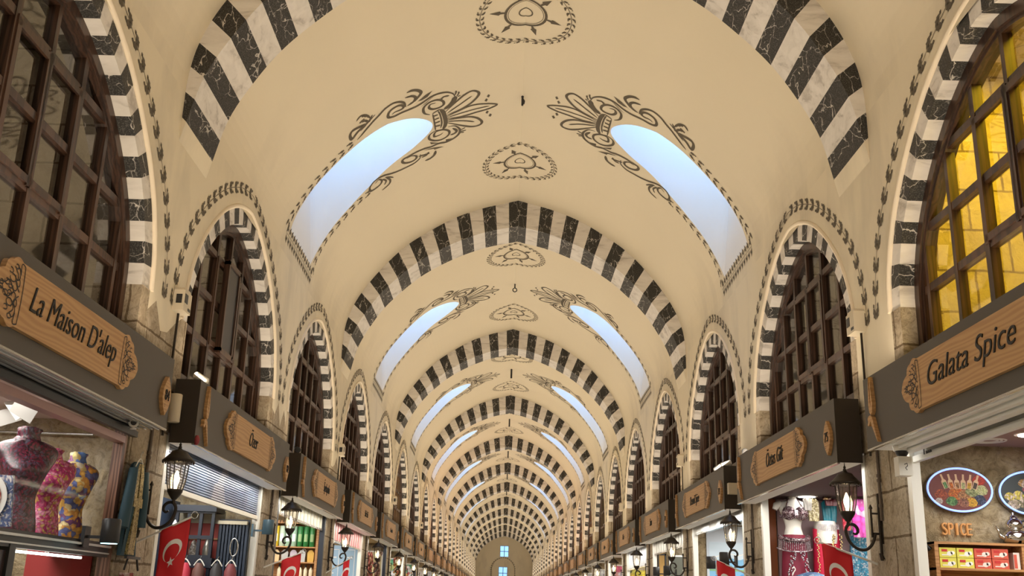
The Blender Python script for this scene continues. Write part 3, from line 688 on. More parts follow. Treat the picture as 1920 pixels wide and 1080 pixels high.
def carving(hw, hh, sg):
    mb = MB(); T = lambda x, z: (x, -.0325, z)
    rnd = random.Random(3)
    if True:
        X = lambda u: sg * (hw + (u * 1.22 if u > 0 else u))
        st = lambda pts, w=.007: mb.stroke([(X(u), z) for u, z in catmull(pts, 5)], w, M_INK, T)
        st([(-.025, hh * .9), (-.035, 0), (-.025, -hh * .9)]); st([(-.025, hh * .9), (.015, hh * .93), (.01, hh * .6)]); st([(-.025, -hh * .9), (.015, -hh * .93), (.01, -hh * .6)])
        for v in (1, -1):
            for (u, z, a, b) in ((.035, .10, .022, .035), (.075, .065, .026, .020), (.045, .03, .020, .026), (.12, .03, .022, .015), (.165, .012, .016, .012), (.02, .055, .014, .02), (.10, .10, .018, .014), (.085, .015, .015, .010), (.055, .135, .018, .012)):
                n = 12; k = rnd.uniform(.72, 1); mb.stroke([(X(u + a * math.cos(2 * PI * i / n * k + 1)), v * (z + b * math.sin(2 * PI * i / n * k + 1))) for i in range(n + 1)], .0065, M_INK, T)
            st([(.0, v * .01), (.04, v * .05), (.03, v * .09), (.06, v * .12)]); st([(.05, v * .0), (.10, v * .045), (.14, v * .02), (.20, v * .01)])
    return mb
def tulip_mesh():
    mb = MB(); T = lambda x, z, t: (x, t, z)
    pet = [(-.012, .26), (-.030, .14), (-.042, .05), (-.030, -.01), (0, -.035), (.030, -.01), (.042, .05), (.030, .14), (.012, .26), (.010, .14), (.008, .06), (0, .03), (-.008, .06), (-.010, .14)]
    mb.prism(pet, T, 0, -.03, M_PLAQ)
    lf = [(-.075, -.05), (-.045, -.035), (-.01, -.035), (.02, -.06), (.05, -.13), (.10, -.245), (.085, -.235), (.04, -.17), (.0, -.115), (-.02, -.08), (-.035, -.085), (-.06, -.11), (-.085, -.10), (-.07, -.08)]
    mb.prism(catmull(lf, 3, True), T, 0, -.03, M_PLAQ); return mb
def numleaf_mesh():
    mb = MB(); pts = [(0, .15), (.045, .105), (.088, .04), (.092, -.03), (.05, -.10), (0, -.15), (-.05, -.10), (-.092, -.03), (-.088, .04), (-.045, .105)]
    mb.prism(pts, lambda x, z, t: (x, t, z), 0, -.03, M_PLAQ)
    for z in (-.07, -.085): mb.stroke([(-.045, z), (-.02, z)], .004, M_INK, lambda a, b: (a, -.0325, b))
    return mb
BL, BH = 3.85, .55
STEELD = flat('steel_dark', (.30, .30, .29), .35, .5)
def board_mesh():
    mb = MB(); x, d = BL / 2, .25
    P8 = lambda s, y, z: (s * x, y, z)
    mb.face([P8(-1, -d, 0), P8(1, -d, 0), P8(1, -d, BH), P8(-1, -d, BH)], M_BOARD)
    e = -.035
    for s in (-1, 1): mb.face([P8(s, -d, 0), P8(s, e, 0), P8(s, e, BH), P8(s, -d, BH)], M_BOARD_SHADE)
    mb.face([P8(-1, -d, BH), P8(1, -d, BH), P8(1, e, BH), P8(-1, e, BH)], M_BOARD_SHADE)
    mb.face([P8(-1, e, 0), P8(1, e, 0), P8(1, e, BH), P8(-1, e, BH)], M_BOARD_SHADE)
    mb.face([P8(-1, -d, 0), P8(1, -d, 0), P8(1, e, 0), P8(-1, e, 0)], M_OFFW)
    mb.box((-x, -d - .004, -.012), (x, -d + .02, 0), M_MET)
    return mb
NAMES = {(-1, 0): ("La Maison D'alep", 1.28, .150, 84), (-1, 1): ('Özer', .36, .145, 82), (-1, 2): ('İpekyolu', .50, .13, 80), (-1, 3): ('Safir Safi', .46, .12, 78), (-1, 4): ('Ucuzcular', .44, .10, 76), (-1, 5): ('Hazer', .36, .12, 74), (-1, 6): ('Cennet', .36, .12, 72),
         (1, 0): ('Galata Spice', 1.22, .155, 77), (1, 1): ('Öztas Gift', .68, .150, 75), (1, 2): ('Devudi Spice', .72, .13, 73), (1, 3): ('Sırrı', .26, .14, 71), (1, 4): ('Cafer', .30, .12, 69), (1, 5): ('Hayfene', .44, .10, 67), (1, 6): ('Arifoğlu', .44, .10, 65)}
_bm = _pm = _pn = _cm = _cn = _tm = _nm = None
def shop_fascia(side, i, proto={}):
    k = i; name, w, cap, num = NAMES.get((side, i), (None, 0, 0, 0))
    wide = i == 0
    if name and (side, i) in ((-1, 0), (-1, 1), (1, 0), (1, 1), (1, 2)): lab = 'long grey shop fascia with wooden plaque reading %s and number %s' % (name, num) if (side, i) != (1, 0) else 'long grey shop fascia with wooden plaque reading Galata Spice and tulip'
    else: lab = 'grey shop fascia with wooden plaque, %s from the camera along the %s wall' % (ORD[i], SN[side])
    t = thing('shop_fascia', lab, 'shop sign', (side * XW, cen(i), 2.80), ROT[side], 'grey shop fascias above the shops')
    if 'b' not in proto:
        proto['b'] = board_mesh().build('board', t).data; proto['pw'] = None
    else: link('board', proto['b'], t)
    if i == 0:
        m = MB(); sm = STEELD if side < 0 else flat('alu_light', (.75, .75, .72), .35); x0, x1 = (-1.72, 1.86) if side < 0 else (-1.64, 1.86)
        m.box((x0, -.235, -.012), (x1, -.03, -.002), STEELD if side < 0 else M_WPL)
        for q in range(4 if side < 0 else 3): m.box((x0, -.22 + (.05 if side < 0 else .06) * q, -.022 - .02 * q * (side > 0)), (x1, -.20 + (.05 if side < 0 else .085) * q, -.012 - .0 * q), M_MET if side < 0 else sm)
        m.build('soffit_strip', t, 'brushed steel strip under the board')
    hw, hh = (.78, .175)
    key = 'p'
    if key not in proto: o = plaque_mesh(hw, hh).build('name_plaque', t); proto[key] = o.data
    else: o = link('name_plaque', proto[key], t)
    o.location = (0, -.25, .285)
    if i < 10:
        for sg in (-1, 1):
            if ('c', sg) not in proto: c = carving(hw, hh, sg).build('carving', o, 'black cut-out scrollwork'); proto[('c', sg)] = c.data
            else: link('carving', proto[('c', sg)], o, 'black cut-out scrollwork')
    if name: text_mesh('lettering', name, w, cap, M_INK, o, (0, -.033, -.05))
    if 't' not in proto: a = tulip_mesh().build('tulip_ornament', t); proto['t'] = a.data; b = numleaf_mesh().build('number_plaque', t); proto['n'] = b.data
    else: a = link('tulip_ornament', proto['t'], t); b = link('number_plaque', proto['n'], t)
    a.location = (-1.72, -.25, .27); b.location = (1.76, -.25, .20 + .03)
    if num: text_mesh('digits', str(num), .095, .085, M_INK, b, (0, -.033, -.035), .0)
for side in (-1, 1):
    for i in range(0, 23): shop_fascia(side, i)

# ------------------------------------------------------------------ wall lanterns, one on every pier
def make_lantern():
    """local origin on the pier face; local -y reaches into the hall"""
    t = thing('wall_lantern', 'x', 'lantern'); R = .275
    b = MB()
    b.tube([(0, -.02, 1.99), (0, -.02, 2.52)], .012, M_IRON, 8); b.tube([(.0, -.015, 2.00), (0, -.03, 2.05)], [.02, .014], M_IRON)
    b.box((-.02, -.014, 2.12), (.02, -.002, 2.46), M_IRON)
    b.tube([(0, -.085, 2.17), (0, -.085, 2.40)], .009, M_IRON, 8); b.tube([(0, -.02, 2.36), (0, -.085, 2.36)], .008, M_IRON); b.tube([(0, -.02, 2.20), (0, -.085, 2.20)], .010, M_IRON)
    b.lathe([(.014, 2.395), (.016, 2.405), (.004, 2.43)], (0, -.085, 0), M_IRON, 8)
    b.build('bracket', t)
    b = MB(); b.tube([(.045, -.016, 2.30), (.045, -.016, 2.60), (.05, -.016, 2.62), (.05, -.016, 3.30)], .013, flat('old_pipe', (.10, .07, .05), .6), 6)
    for z in (2.42, 2.62, 2.66): b.tube([(.047, -.016, z - .012), (.047, -.016, z + .012)], .019, flat('old_pipe', (.10, .07, .05), .6), 6)
    b.build('cable_pipe', t, 'rusty vertical cable pipe')
    a = MB(); pts = [(.06, 2.205), (.075, 2.15), (.105, 2.10), (.15, 2.072), (.205, 2.076), (.255, 2.11), (.288, 2.165), (.298, 2.225), (.275, 2.265), (.238, 2.268), (.208, 2.245), (.202, 2.212), (.222, 2.192), (.243, 2.203)]
    pts = catmull(pts, 5); n = len(pts); a.tube([(0, -r, z) for r, z in pts], [.013 if i < n * .8 else .013 - .006 * (i - n * .8) / (n * .2) for i in range(n)], M_IRON, 8)
    a.lathe([(.018, 2.26), (.012, 2.285), (.020, 2.30)], (0, -R, 0), M_IRON, 10)
    a.build('scroll_arm', t)
    c = MB(); c.lathe([(.018, 2.29), (.045, 2.325), (.060, 2.35), (.064, 2.37), (.056, 2.372)], (0, -R, 0), M_IRON, 12); c.build('cup', t)
    g = MB(); pr = [(.056, 2.372), (.070, 2.43), (.079, 2.50), (.086, 2.585)]
    g.lathe(pr, (0, -R, 0), M_LGLASS, 6, False); g.mi = g.mi
    g.build('glass', t)
    f = MB()
    for j in range(6):
        an = 2 * PI * j / 6; f.tube([((r + .002) * math.cos(an), -R + (r + .002) * math.sin(an), z) for r, z in pr], .0045, M_IRON, 5)
    f.build('glazing_bars', t)
    k = MB(); k.lathe([(.092, 2.58), (.126, 2.587), (.130, 2.597), (.112, 2.612), (.090, 2.635), (.070, 2.655), (.060, 2.672), (.022, 2.685), (.012, 2.70)], (0, -R, 0), M_IRON, 14)
    for j in range(20):
        an = 2 * PI * j / 20; k.lathe([(.004, 2.575), (.006, 2.583), (.004, 2.589)], (.122 * math.cos(an), -R + .122 * math.sin(an), 0), M_IRON, 5)
    k.build('cap', t)
    fi = MB(); fi.lathe([(.010, 2.695), (.017, 2.706), (.009, 2.716), (.012, 2.728), (.005, 2.738), (.002, 2.765)], (0, -R, 0), M_IRON, 8); fi.build('finial', t)
    bu = MB(); bu.lathe([(.010, 2.375), (.014, 2.40), (.024, 2.435), (.026, 2.46), (.014, 2.495), (.004, 2.52)], (0, -R, 0), M_BULB, 10); bu.build('bulb', t)
    return t
lan0 = make_lantern(); first = True
for side in (-1, 1):
    for i in range(0, 22):
        y = cen(i) + P / 2 - .05 + (.18 if side > 0 and i == 0 else 0)
        nm = {(-1, 0): 'black scrolled wall lantern between the La Maison and Özer fascias', (-1, 1): 'black scrolled wall lantern just past the Özer shop', (1, 0): 'black scrolled wall lantern with glowing bulb beside the Galata Spice shop', (1, 1): 'black scrolled wall lantern between the Öztas Gift and Devudi shops'}.get((side, i), 'black scrolled wall lantern, %s along the %s row of piers' % (ORD[i], SN[side]))
        o = lan0 if first else dup(lan0); first = False
        o.location = (side * XW, y, 0); o.rotation_euler = (0, 0, ROT[side]); o['label'] = nm; o['group'] = 'wall lanterns on the piers'

# ------------------------------------------------------------------ flags of white crescent and star
def flag(side, y, z0, label, reach=.44, rise=.22, w=.25, drop=.50, ring=False):
    t = thing('flag', label, 'flag', (side * XW, y, z0), ROT[side], 'red flags leaning out from the piers')
    p = MB(); tip = Vector((0, -reach, rise)); p.tube([(0, -.0, 0), tip], [.009, .008], M_WPL, 8)
    p.tube([tip + Vector((0, .026 * math.cos(a * PI / 6) - .02, .026 * math.sin(a * PI / 6) + .015)) for a in range(13)], .004, M_MET, 5); p.build('pole', t)
    c = MB(); n = 14; d = tip.normalized(); a0 = tip * .98; rows = []
    F = lambda u, v: Vector((.016 * math.sin(v * 9 + u * 6), 0, 0)) + a0 - d * (u * w) * (1 + .0 * v) + Vector((0, u * .02 * v - .05 * v * (u - .5) * (1 if u > .5 else 1), -v))
    for i in range(n + 1): rows.append([F(j / 10, drop * i / n) for j in range(11)])
    c.grid(rows, M_RED); c.mi = c.mi
    cl = c.build('cloth', t); m = cl.modifiers.new('thickness', 'SOLIDIFY'); m.thickness = .002
    e = MB(); cx, cz, R1, R2 = .5, .20, .082, .066
    for sd in (-1, 1):
        M = lambda a, b: F(a, b) + Vector((sd * .004, 0, 0))
        A = []; B = []
        for i in range(25):
            th = PI * (.5 + .12) + 2 * PI * (.88) * i / 24 - PI * .5 + PI * .0
            an = th; A.append((cx + R1 / w * math.cos(an + PI / 2 + .38), cz + R1 * math.sin(an + PI / 2 + .38)))
        A = []; B = []
        for i in range(25):
            an = PI / 2 + math.radians(28) + math.radians(304) * i / 24
            A.append((cx + R1 * math.cos(an) / w, cz + R1 * math.sin(an)))
            an2 = PI / 2 + math.radians(36) + math.radians(288) * i / 24
            B.append((cx + R2 * math.cos(an2) / w, cz + .019 + R2 * math.sin(an2)))
        e.grid([[M(*q) for q in A], [M(*q) for q in B]], M_WHT, False)
        st = []
        for i in range(10):
            r = .040 if i % 2 == 0 else .016; an = PI / 2 * -1 + PI * i / 5; st.append((cx + r * math.cos(an) / w, cz + .088 + r * math.sin(an)))
        ctr = M(cx, cz + .088)
        for i in range(10): e.face([ctr, M(*st[i]), M(*st[(i + 1) % 10])], M_WHT)
    e.build('crescent_and_star', t, 'white crescent and star')
flag(-1, 8.25, 1.94, 'red crescent and star flag leaning from the pier below the nearest left lantern')
flag(-1, 12.86, 1.90, 'red crescent and star flag leaning from the second pier on the left', .45, .19)
flag(-1, 17.42, 1.95, 'small red flag leaning from the third pier on the left', .38, .24, .12, .35)
flag(1, 8.62, 1.97, 'red crescent and star flag leaning from the nearest right pier', .46, .16, .26)
flag(1, 13.12, 1.98, 'red crescent and star flag leaning from the second right pier', .42, .18)

# ------------------------------------------------------------------ small fittings on piers and boards
def conduit_box(side, y, z, label):
    t = thing('sensor_box', label, 'box', (side * XW, y, z), ROT[side], 'cream sensor boxes on the piers')
    b = MB(); b.box((-.10, -.10, -.09), (.10, 0, .09), M_CREAMP); b.prism([(-.10, .09), (.10, .09), (.08, .115), (-.08, .115)], lambda x, zz, q: (x, q, zz), -.09, 0, M_CREAMP); b.build('casing', t)
    w = MB(); w.box((-.085, -.104, -.02), (-.01, -.10, .06), M_DARK); w.box((.02, -.104, -.07), (.08, -.10, -.045), M_DARK); w.box((-.104, -.08, -.03), (-.10, -.03, .05), M_DARK); w.build('display', t)
    c = MB(); c.tube([(.03, -.02, -.09), (.03, -.018, -1.15)], .011, M_IRON, 6); c.tube([(.03, -.02, -.6), (.03, -.02, -.63)], .018, M_IRON, 6); c.build('conduit', t)
for side in (-1, 1):
    for j in range(0, 4):
        conduit_box(side, 8.54 + 9.2 * j + (.04 if side > 0 else 0), 3.99, 'cream sensor box with conduit on the %s %s-side pier carrying a rib' % (ORD[j], SN[side]))
def bullet_cam(loc, aim, label, mt=None):
    mt = mt or M_WPL
    t = thing('security_camera', label, 'camera', loc, 0, 'security cameras on the fascias')
    q = Vector(aim).normalized().to_track_quat('Z', 'Y').to_matrix(); ax = q.to_4x4().to_3x3()
    b = MB(); b.lathe([(.028, -.06), (.034, -.05), (.034, .05), (.038, .052), (.038, .075), (.030, .075)], (0, 0, .05), mt, 14, True, 0, ax); b.build('housing', t)
    l = MB(); l.lathe([(.022, .074), (.022, .0765)], (0, 0, .05), M_DARK, 12, True, 0, ax); l.build('lens', t)
    m = MB(); m.tube([(0, 0, 0), (0, 0, .05)], .010, mt, 6); m.lathe([(.025, -.002), (.025, .008)], (0, 0, 0), mt, 10); m.build('mount', t)
bullet_cam((-2.86, 7.60, 2.74), (.35, -1, -.15), 'white bullet camera under the La Maison fascia beside the shop window')
bullet_cam((-2.80, 8.88, 3.352), (.5, .9, -.3), 'white bullet camera on top of the Özer fascia')
bullet_cam((-2.80, 13.36, 3.352), (.3, -1, -.2), 'dark bullet camera on top of the third left fascia', M_DARK)
bullet_cam((2.82, 13.50, 3.352), (-.5, .3, -.2), 'white camera facing inwards on the near end of the Devudi Spice fascia')
bullet_cam((2.80, 13.95, 3.352), (-.3, 1, -.25), 'white camera facing away along the Devudi Spice fascia')
bullet_cam((2.80, 12.38, 3.352), (-.2, -1, -.1), 'black camera on the far end of the Öztas Gift fascia', M_DARK)
d = thing('dome_camera', 'white dome camera and white box under the Galata Spice fascia', 'camera', (2.86, 7.60, 2.80))
m = MB(); m.lathe([(.062, -.02), (.066, 0), (.060, -.0)], (0, 0, -.005), M_WPL, 16); m.lathe([(.058, -.055), (.062, -.02)], (0, 0, 0), M_WPL, 16); m.build('base', d)
m = MB(); m.lathe([(.006, -.105), (.030, -.095), (.044, -.075), (.048, -.055)], (0, 0, 0), M_DARK, 16); m.build('dome', d)
m = MB(); m.box((-.05, -.055, -.24), (.05, .04, -.10), M_WPL); m.build('junction_box', d)
m = MB(); m.stroke([(-.01, -.16), (.01, -.15), (.012, -.17), (-.004, -.185), (.008, -.20)], .006, M_DARK, lambda a, b: (a, -.0565, b)); m.build('mark', d)
ap = MB(); ap.lathe([(.046, 0), (.052, .006), (.052, .235), (.046, .24)], (0, 0, 0), M_CREAMP, 20)
ap.build('cylinder_speaker', None, 'off-white upright cylinder mounted at the near end of the Özer fascia', 'speaker', None, None, (-2.90, 8.61, 2.96))
tag_ = MB(); tag_.lathe([(.010, 0), (.022, .02), (.024, .05), (.012, .08)], (0, 0, 0), flat('tag_red', (.30, .04, .05)), 10); tag_.build('red_tag', None, 'small dark red tag at the lower corner of the Özer fascia', 'tag', None, None, (-2.715, 8.72, 2.79))
wj = MB(); wj.box((-.06, -.05, 0), (.06, .05, .14), M_CREAMP); wj.build('junction_box', None, 'small cream box on the dark end of the Devudi Spice fascia', 'box', None, None, (2.83, 13.24, 2.98))

def spotlight(x, y, z, col, glow, label, reachx):
    t = thing('spotlight', label, 'spotlight', (x, y, z), 0, 'cylinder spotlights outside the shops')
    b = MB(); b.lathe([(.060, .0), (.064, .004), (.064, .155), (.056, .165)], (0, 0, 0), col, 20); b.build('housing', t)
    if glow: l = MB(); l.lathe([(.054, -.003), (.056, .002)], (0, 0, 0), mat('spot_glow', (.6, 1, 1), .5, emit=(.45, .95, 1), estr=3), 20); l.build('lamp', t, 'glowing pale blue lens')
    m = MB(); m.box((min(0, reachx), -.012, .03), (max(0, reachx), .012, .05), col); m.box((reachx - .02, -.05, -.03), (reachx + .005, .05, .11), col); m.build('mount', t)
spotlight(-2.80, 7.28, 1.90, M_DARK, True, 'black cylinder spotlight glowing pale blue on the La Maison window', -.16)
spotlight(-2.80, 12.10, 2.25, flat('petrol', (.05, .10, .14), .35), False, 'petrol blue cylinder lamp beside the Özer shutter', -.16)
spotlight(2.80, 14.65, 2.10, M_DARK, False, 'black cylinder spotlight farther of two outside the Devudi shop', .16)
spotlight(2.80, 13.75, 2.12, M_DARK, False, 'black cylinder spotlight nearer of two outside the Devudi shop', .16)
spotlight(2.80, 19.9, 2.12, M_DARK, False, 'black cylinder spotlight outside the fourth right shop, farther of two', .16)
spotlight(2.80, 18.6, 2.10, M_DARK, False, 'black cylinder spotlight outside the fourth right shop, nearer of two', .16)
t = thing('wall_bracket', 'black display bracket with pale hanging card behind the Devudi spotlights', 'bracket', (2.98, 14.2, 1.95), ROT[1])
m = MB(); m.box((-.45, -.16, .0), (.45, -.13, .03), M_DARK); m.box((-.02, -.16, -.02), (.02, 0, .03), M_DARK); m.build('arm', t)
m = MB(); m.box((-.02, -.20, .06), (.16, -.19, .22), M_WPL); m.build('card', t)

# hooks and rods hanging from the crown of the vault
hooks = [(13.27, .15, 0), (22.4, .10, 1), (31.4, .30, 2), (40.6, .32, 2), (49.8, .34, 2), (59.0, .34, 2), (68.2, .34, 2)]
for i, (y, l, kd) in enumerate(hooks):
    b = MB(); b.tube([(0, 0, 0), (0, 0, -l)], .016 if kd < 2 else .03, M_DARK, 6); b.lathe([(.03, -.01), (.035, 0)], (0, 0, 0), M_DARK, 8)
    if kd == 0: b.tube([(0, 0, -l * .35), (.018, 0, -l * .55), (.01, .0, -l * .8)], .022, M_DARK, 6)
    if kd == 1: b.tube([(.045 * math.sin(a * PI / 7), 0, -l - .045 + .045 * math.cos(a * PI / 7)) for a in range(15)], .012, M_DARK, 6)
    b.build('ceiling_hook', None, ['small black iron hook on the crown of the nearest vault bay', 'black iron rod with a ring on the crown of the second vault bay'][i] if i < 2 else 'thin black iron rod hanging from the crown of the %s vault bay' % ORD[i], 'hook', 'iron hooks along the vault crown', None, (0, y, 8.55))

# ================================================================== SHOPS
def T3(side): return lambda d, y, z: (side * d, y, z)
def one(name, label, cat, side, fn, group=None, org=None):
    """single-mesh thing built in hall coordinates (distance from axis, y, z), then re-based on its origin"""
    mb = MB(); fn(mb, T3(side)); ox, oy, oz = org or (0, 0, 0)
    ox = side * abs(ox)
    mb.v = [(x - ox, y - oy, z - oz) for x, y, z in mb.v]
    return mb.build(name, None, label, cat, group, None, (ox, oy, oz))
def sub(parent, name, side, fn, label=None):
    mb = MB(); fn(mb, T3(side)); l = parent.location; mb.v = [(x - l.x, y - l.y, z - l.z) for x, y, z in mb.v]
    return mb.build(name, parent, label)
ALU = flat('aluminium', (.60, .61, .60), .35, .6); NAVY = flat('navy_panel', (.018, .032, .060), .45); NAVY2 = flat('navy_frame', (.010, .014, .026), .4)
SHELF = mat('shelf_wood', (.42, .20, .07), .5, build=b_wood((.36, .165, .055), (.50, .25, .095), 0, 1)); JAMB = mat('jamb_wood', (.2, .09, .05), .5, build=b_wood((.10, .042, .025), (.27, .135, .085), 2, 1))

# roller shutters -----------------------------------------------------
def shutter(side, i, z0, z1, slat, matA, matB, label, group=None, d=3.03, y0=None, y1=None):
    c = cen(i); y0 = y0 or c - 1.74; y1 = y1 or c + 1.80
    t = thing('roller_shutter', label, 'shutter', (side * d, c, z0), 0, group)
    def cur(mb, T):
        n = max(2, int((z1 - z0) / slat)); rows = []
        for j in range(n + 1):
            z = z0 + .03 + (z1 - z0 - .03) * j / n
            rows += [[T(d + .012, y0, z), T(d + .012, y1, z)], [T(d - .008, y0, z + slat * .3), T(d - .008, y1, z + slat * .3)], [T(d - .008, y0, z + slat * .75), T(d - .008, y1, z + slat * .75)]]
        mb.grid(rows[:-2], matA, False)
    sub(t, 'curtain', side, cur)
    sub(t, 'bottom_rail', side, lambda mb, T: mb.box(T(d - .02, y0, z0), T(d + .02, y1, z0 + .045), matB))
    return t
shutter(-1, 0, 2.715, 2.80, .03, flat('shutter_grey', (.30, .31, .31), .3, .5), M_DARK, 'dark grey roller shutter rolled up under the La Maison fascia', 'roller shutters', 2.93, 4.20, 7.86)
shutter(1, 0, 2.69, 2.90, .075, ALU, flat('alu_light', (.75, .75, .72), .35), 'white aluminium roller shutter half rolled up above the Galata Spice shop', 'roller shutters')
shutter(-1, 1, 2.43, 2.90, .026, mat('shutter_blue', (.36, .42, .52), .3, build=b_pattern([(.50, .54, .60), (.25, .33, .46), (.62, .65, .68), (.33, .40, .52)], 1.6), spec=.8), flat('shutter_cream', (.66, .62, .52), .4), 'ribbed silver blue roller shutter lowered a little in the Özer shop', 'roller shutters', 3.02)
def awning(side, i, z0, z1, ca, cb, n, label, y0=None, y1=None, d=3.02):
    c = cen(i); y0 = y0 or c - 1.75; y1 = y1 or c + 1.80
    def f(mb, T):
        for j in range(n * 2):
            a, b = y0 + (y1 - y0) * j / (2 * n), y0 + (y1 - y0) * (j + 1) / (2 * n); m = ca if j % 2 else cb; e = .012 * (j % 2)
            mb.box(T(d + e, a, z0), T(d + .03, b, z1), m)
        mb.box(T(d - .01, y0, z0 - .03), T(d + .04, y1, z0), M_MET)
    return one('roller_shutter', label, 'shutter', side, f, 'roller shutters', (d, c, z0))
awning(-1, 2, 2.62, 2.86, flat('cream_a', (.80, .76, .58), .5), flat('cream_b', (.60, .57, .46), .5), 13, 'cream corrugated shutter rolled up above the shelves of green tins')
awning(-1, 3, 2.52, 2.86, flat('pink_a', (.66, .16, .17), .5), flat('pink_b', (.72, .42, .40), .5), 12, 'pink and red striped shutter in the fourth left shop')
awning(1, 2, 2.72, 2.86, M_OFFW, ALU, 3, 'white shutter housing above the Devudi shop')
awning(1, 3, 2.60, 2.86, flat('silk', (.66, .64, .58), .5), flat('silk_b', (.45, .43, .38), .5), 12, 'grey cream ribbed shutter in the fourth right shop')
awning(1, 4, 2.42, 2.86, flat('bright_w', (.86, .87, .90), .5), flat('bright_wb', (.70, .72, .76), .5), 10, 'bright white ribbed shutter in the fifth right shop')

# shop front posts at the openings
for side in (-1, 1):
    for i in range(0, 12):
        c = cen(i)
        for e, yy in ((-1, c - 1.80), (1, c + 1.80)):
            mt = JAMB if (side, i) == (-1, 0) else (M_WPL if (i % 2 or side > 0) else NAVY2)
            lab = {(-1, 0): 'brown wooden', }.get((side, i), 'white metal' if mt is M_WPL else 'dark metal')
            one('door_post', '%s post at the %s edge of the %s %s shop opening' % (lab, 'near' if e < 0 else 'far', ORD[i], SN[side]), 'post', side, lambda mb, T: mb.box(T(2.985, yy - .04, 0), T(3.06, yy + .04, 2.88), mt), 'posts framing the shop openings', (3.02, yy, 0))

# ceiling downlights inside the shops
DL = {(-1, 0): [(3.9, 7.3)], (1, 0): [(3.8, 7.5)], (-1, 2): [(3.4, 16.6), (3.4, 16.0)], (-1, 1): [(3.6, 12.2)], (1, 1): [(3.5, 12.3)]}
for (side, i), L in DL.items():
    for j, (d_, y_) in enumerate(L):
        t = thing('downlight', 'round white %sceiling downlight inside the %s %s shop' % (['', 'nearer '][j] if len(L) > 1 and j else ('farther ' if len(L) > 1 else ''), ORD[i], SN[side]), 'downlight', (side * d_, y_, 2.90), 0, 'ceiling downlights in the shops')
        m = MB(); m.lathe([(.115, -.006), (.125, -.022), (.130, -.002)], (0, 0, 0), M_WPL, 24); m.build('ring', t)
        m = MB(); m.lathe([(.10, -.026), (.10, -.022)], (0, 0, 0), M_LED, 24); m.build('lamp', t)
t = thing('ceiling_vent', 'round white slotted vent in the ceiling of the Galata Spice shop', 'vent', (3.64, 7.85, 2.90)); m = MB()
for r in (.12, .09, .06): m.tube([(r * math.cos(a * PI / 12), r * math.sin(a * PI / 12), -.012) for a in range(25)], .010, M_WPL, 6)
m.build('rings', t); m = MB(); m.lathe([(.13, -.008), (.13, -.002)], (0, 0, 0), M_WPL, 24); m.build('plate', t)

# --- La Maison: glass show window with dressed busts --------------------
t = thing('show_window', 'large glass show window with black ledge on the La Maison shop', 'shop window', (-3.0, 6.02, 0))
sub(t, 'glass', -1, lambda mb, T: (mb.face([T(3.0, 4.26, 1.93), T(3.0, 7.76, 1.93), T(3.0, 7.76, 2.71), T(3.0, 4.26, 2.71)], M_SGLASS), mb.face([T(3.0, 6.3, .9), T(3.0, 7.7, .9), T(3.0, 7.7, 1.80), T(3.0, 6.3, 1.80)], M_SGLASS)))
sub(t, 'ledge', -1, lambda mb, T: (mb.box(T(2.985, 4.26, 1.82), T(3.05, 7.78, 1.92), M_DARK), mb.box(T(2.965, 4.26, 1.885), T(2.99, 7.78, 1.90), ALU), mb.box(T(2.975, 4.26, 1.84), T(2.99, 7.78, 1.85), ALU)))
sub(t, 'top_rail', -1, lambda mb, T: (mb.box(T(2.97, 4.26, 2.66), T(3.05, 7.78, 2.71), flat('rose_rail', (.42, .25, .24), .4)),))
sub(t, 'mullion', -1, lambda mb, T: mb.box(T(2.98, 6.22, 0), T(3.05, 6.30, 1.84), M_DARK))
sub(t, 'lower_panel', -1, lambda mb, T: mb.box(T(3.0, 4.26, 0), T(3.04, 6.22, 1.80), flat('dark_maroon', (.035, .022, .024), .25)))
one('display_shelf', 'dark display platform behind the show window carrying the busts', 'shelf', -1, lambda mb, T: (mb.box(T(3.06, 4.3, 1.86), T(3.55, 8.12, 1.93), flat('platform', (.10, .09, .085))),), None, (3.3, 6, 2.03))
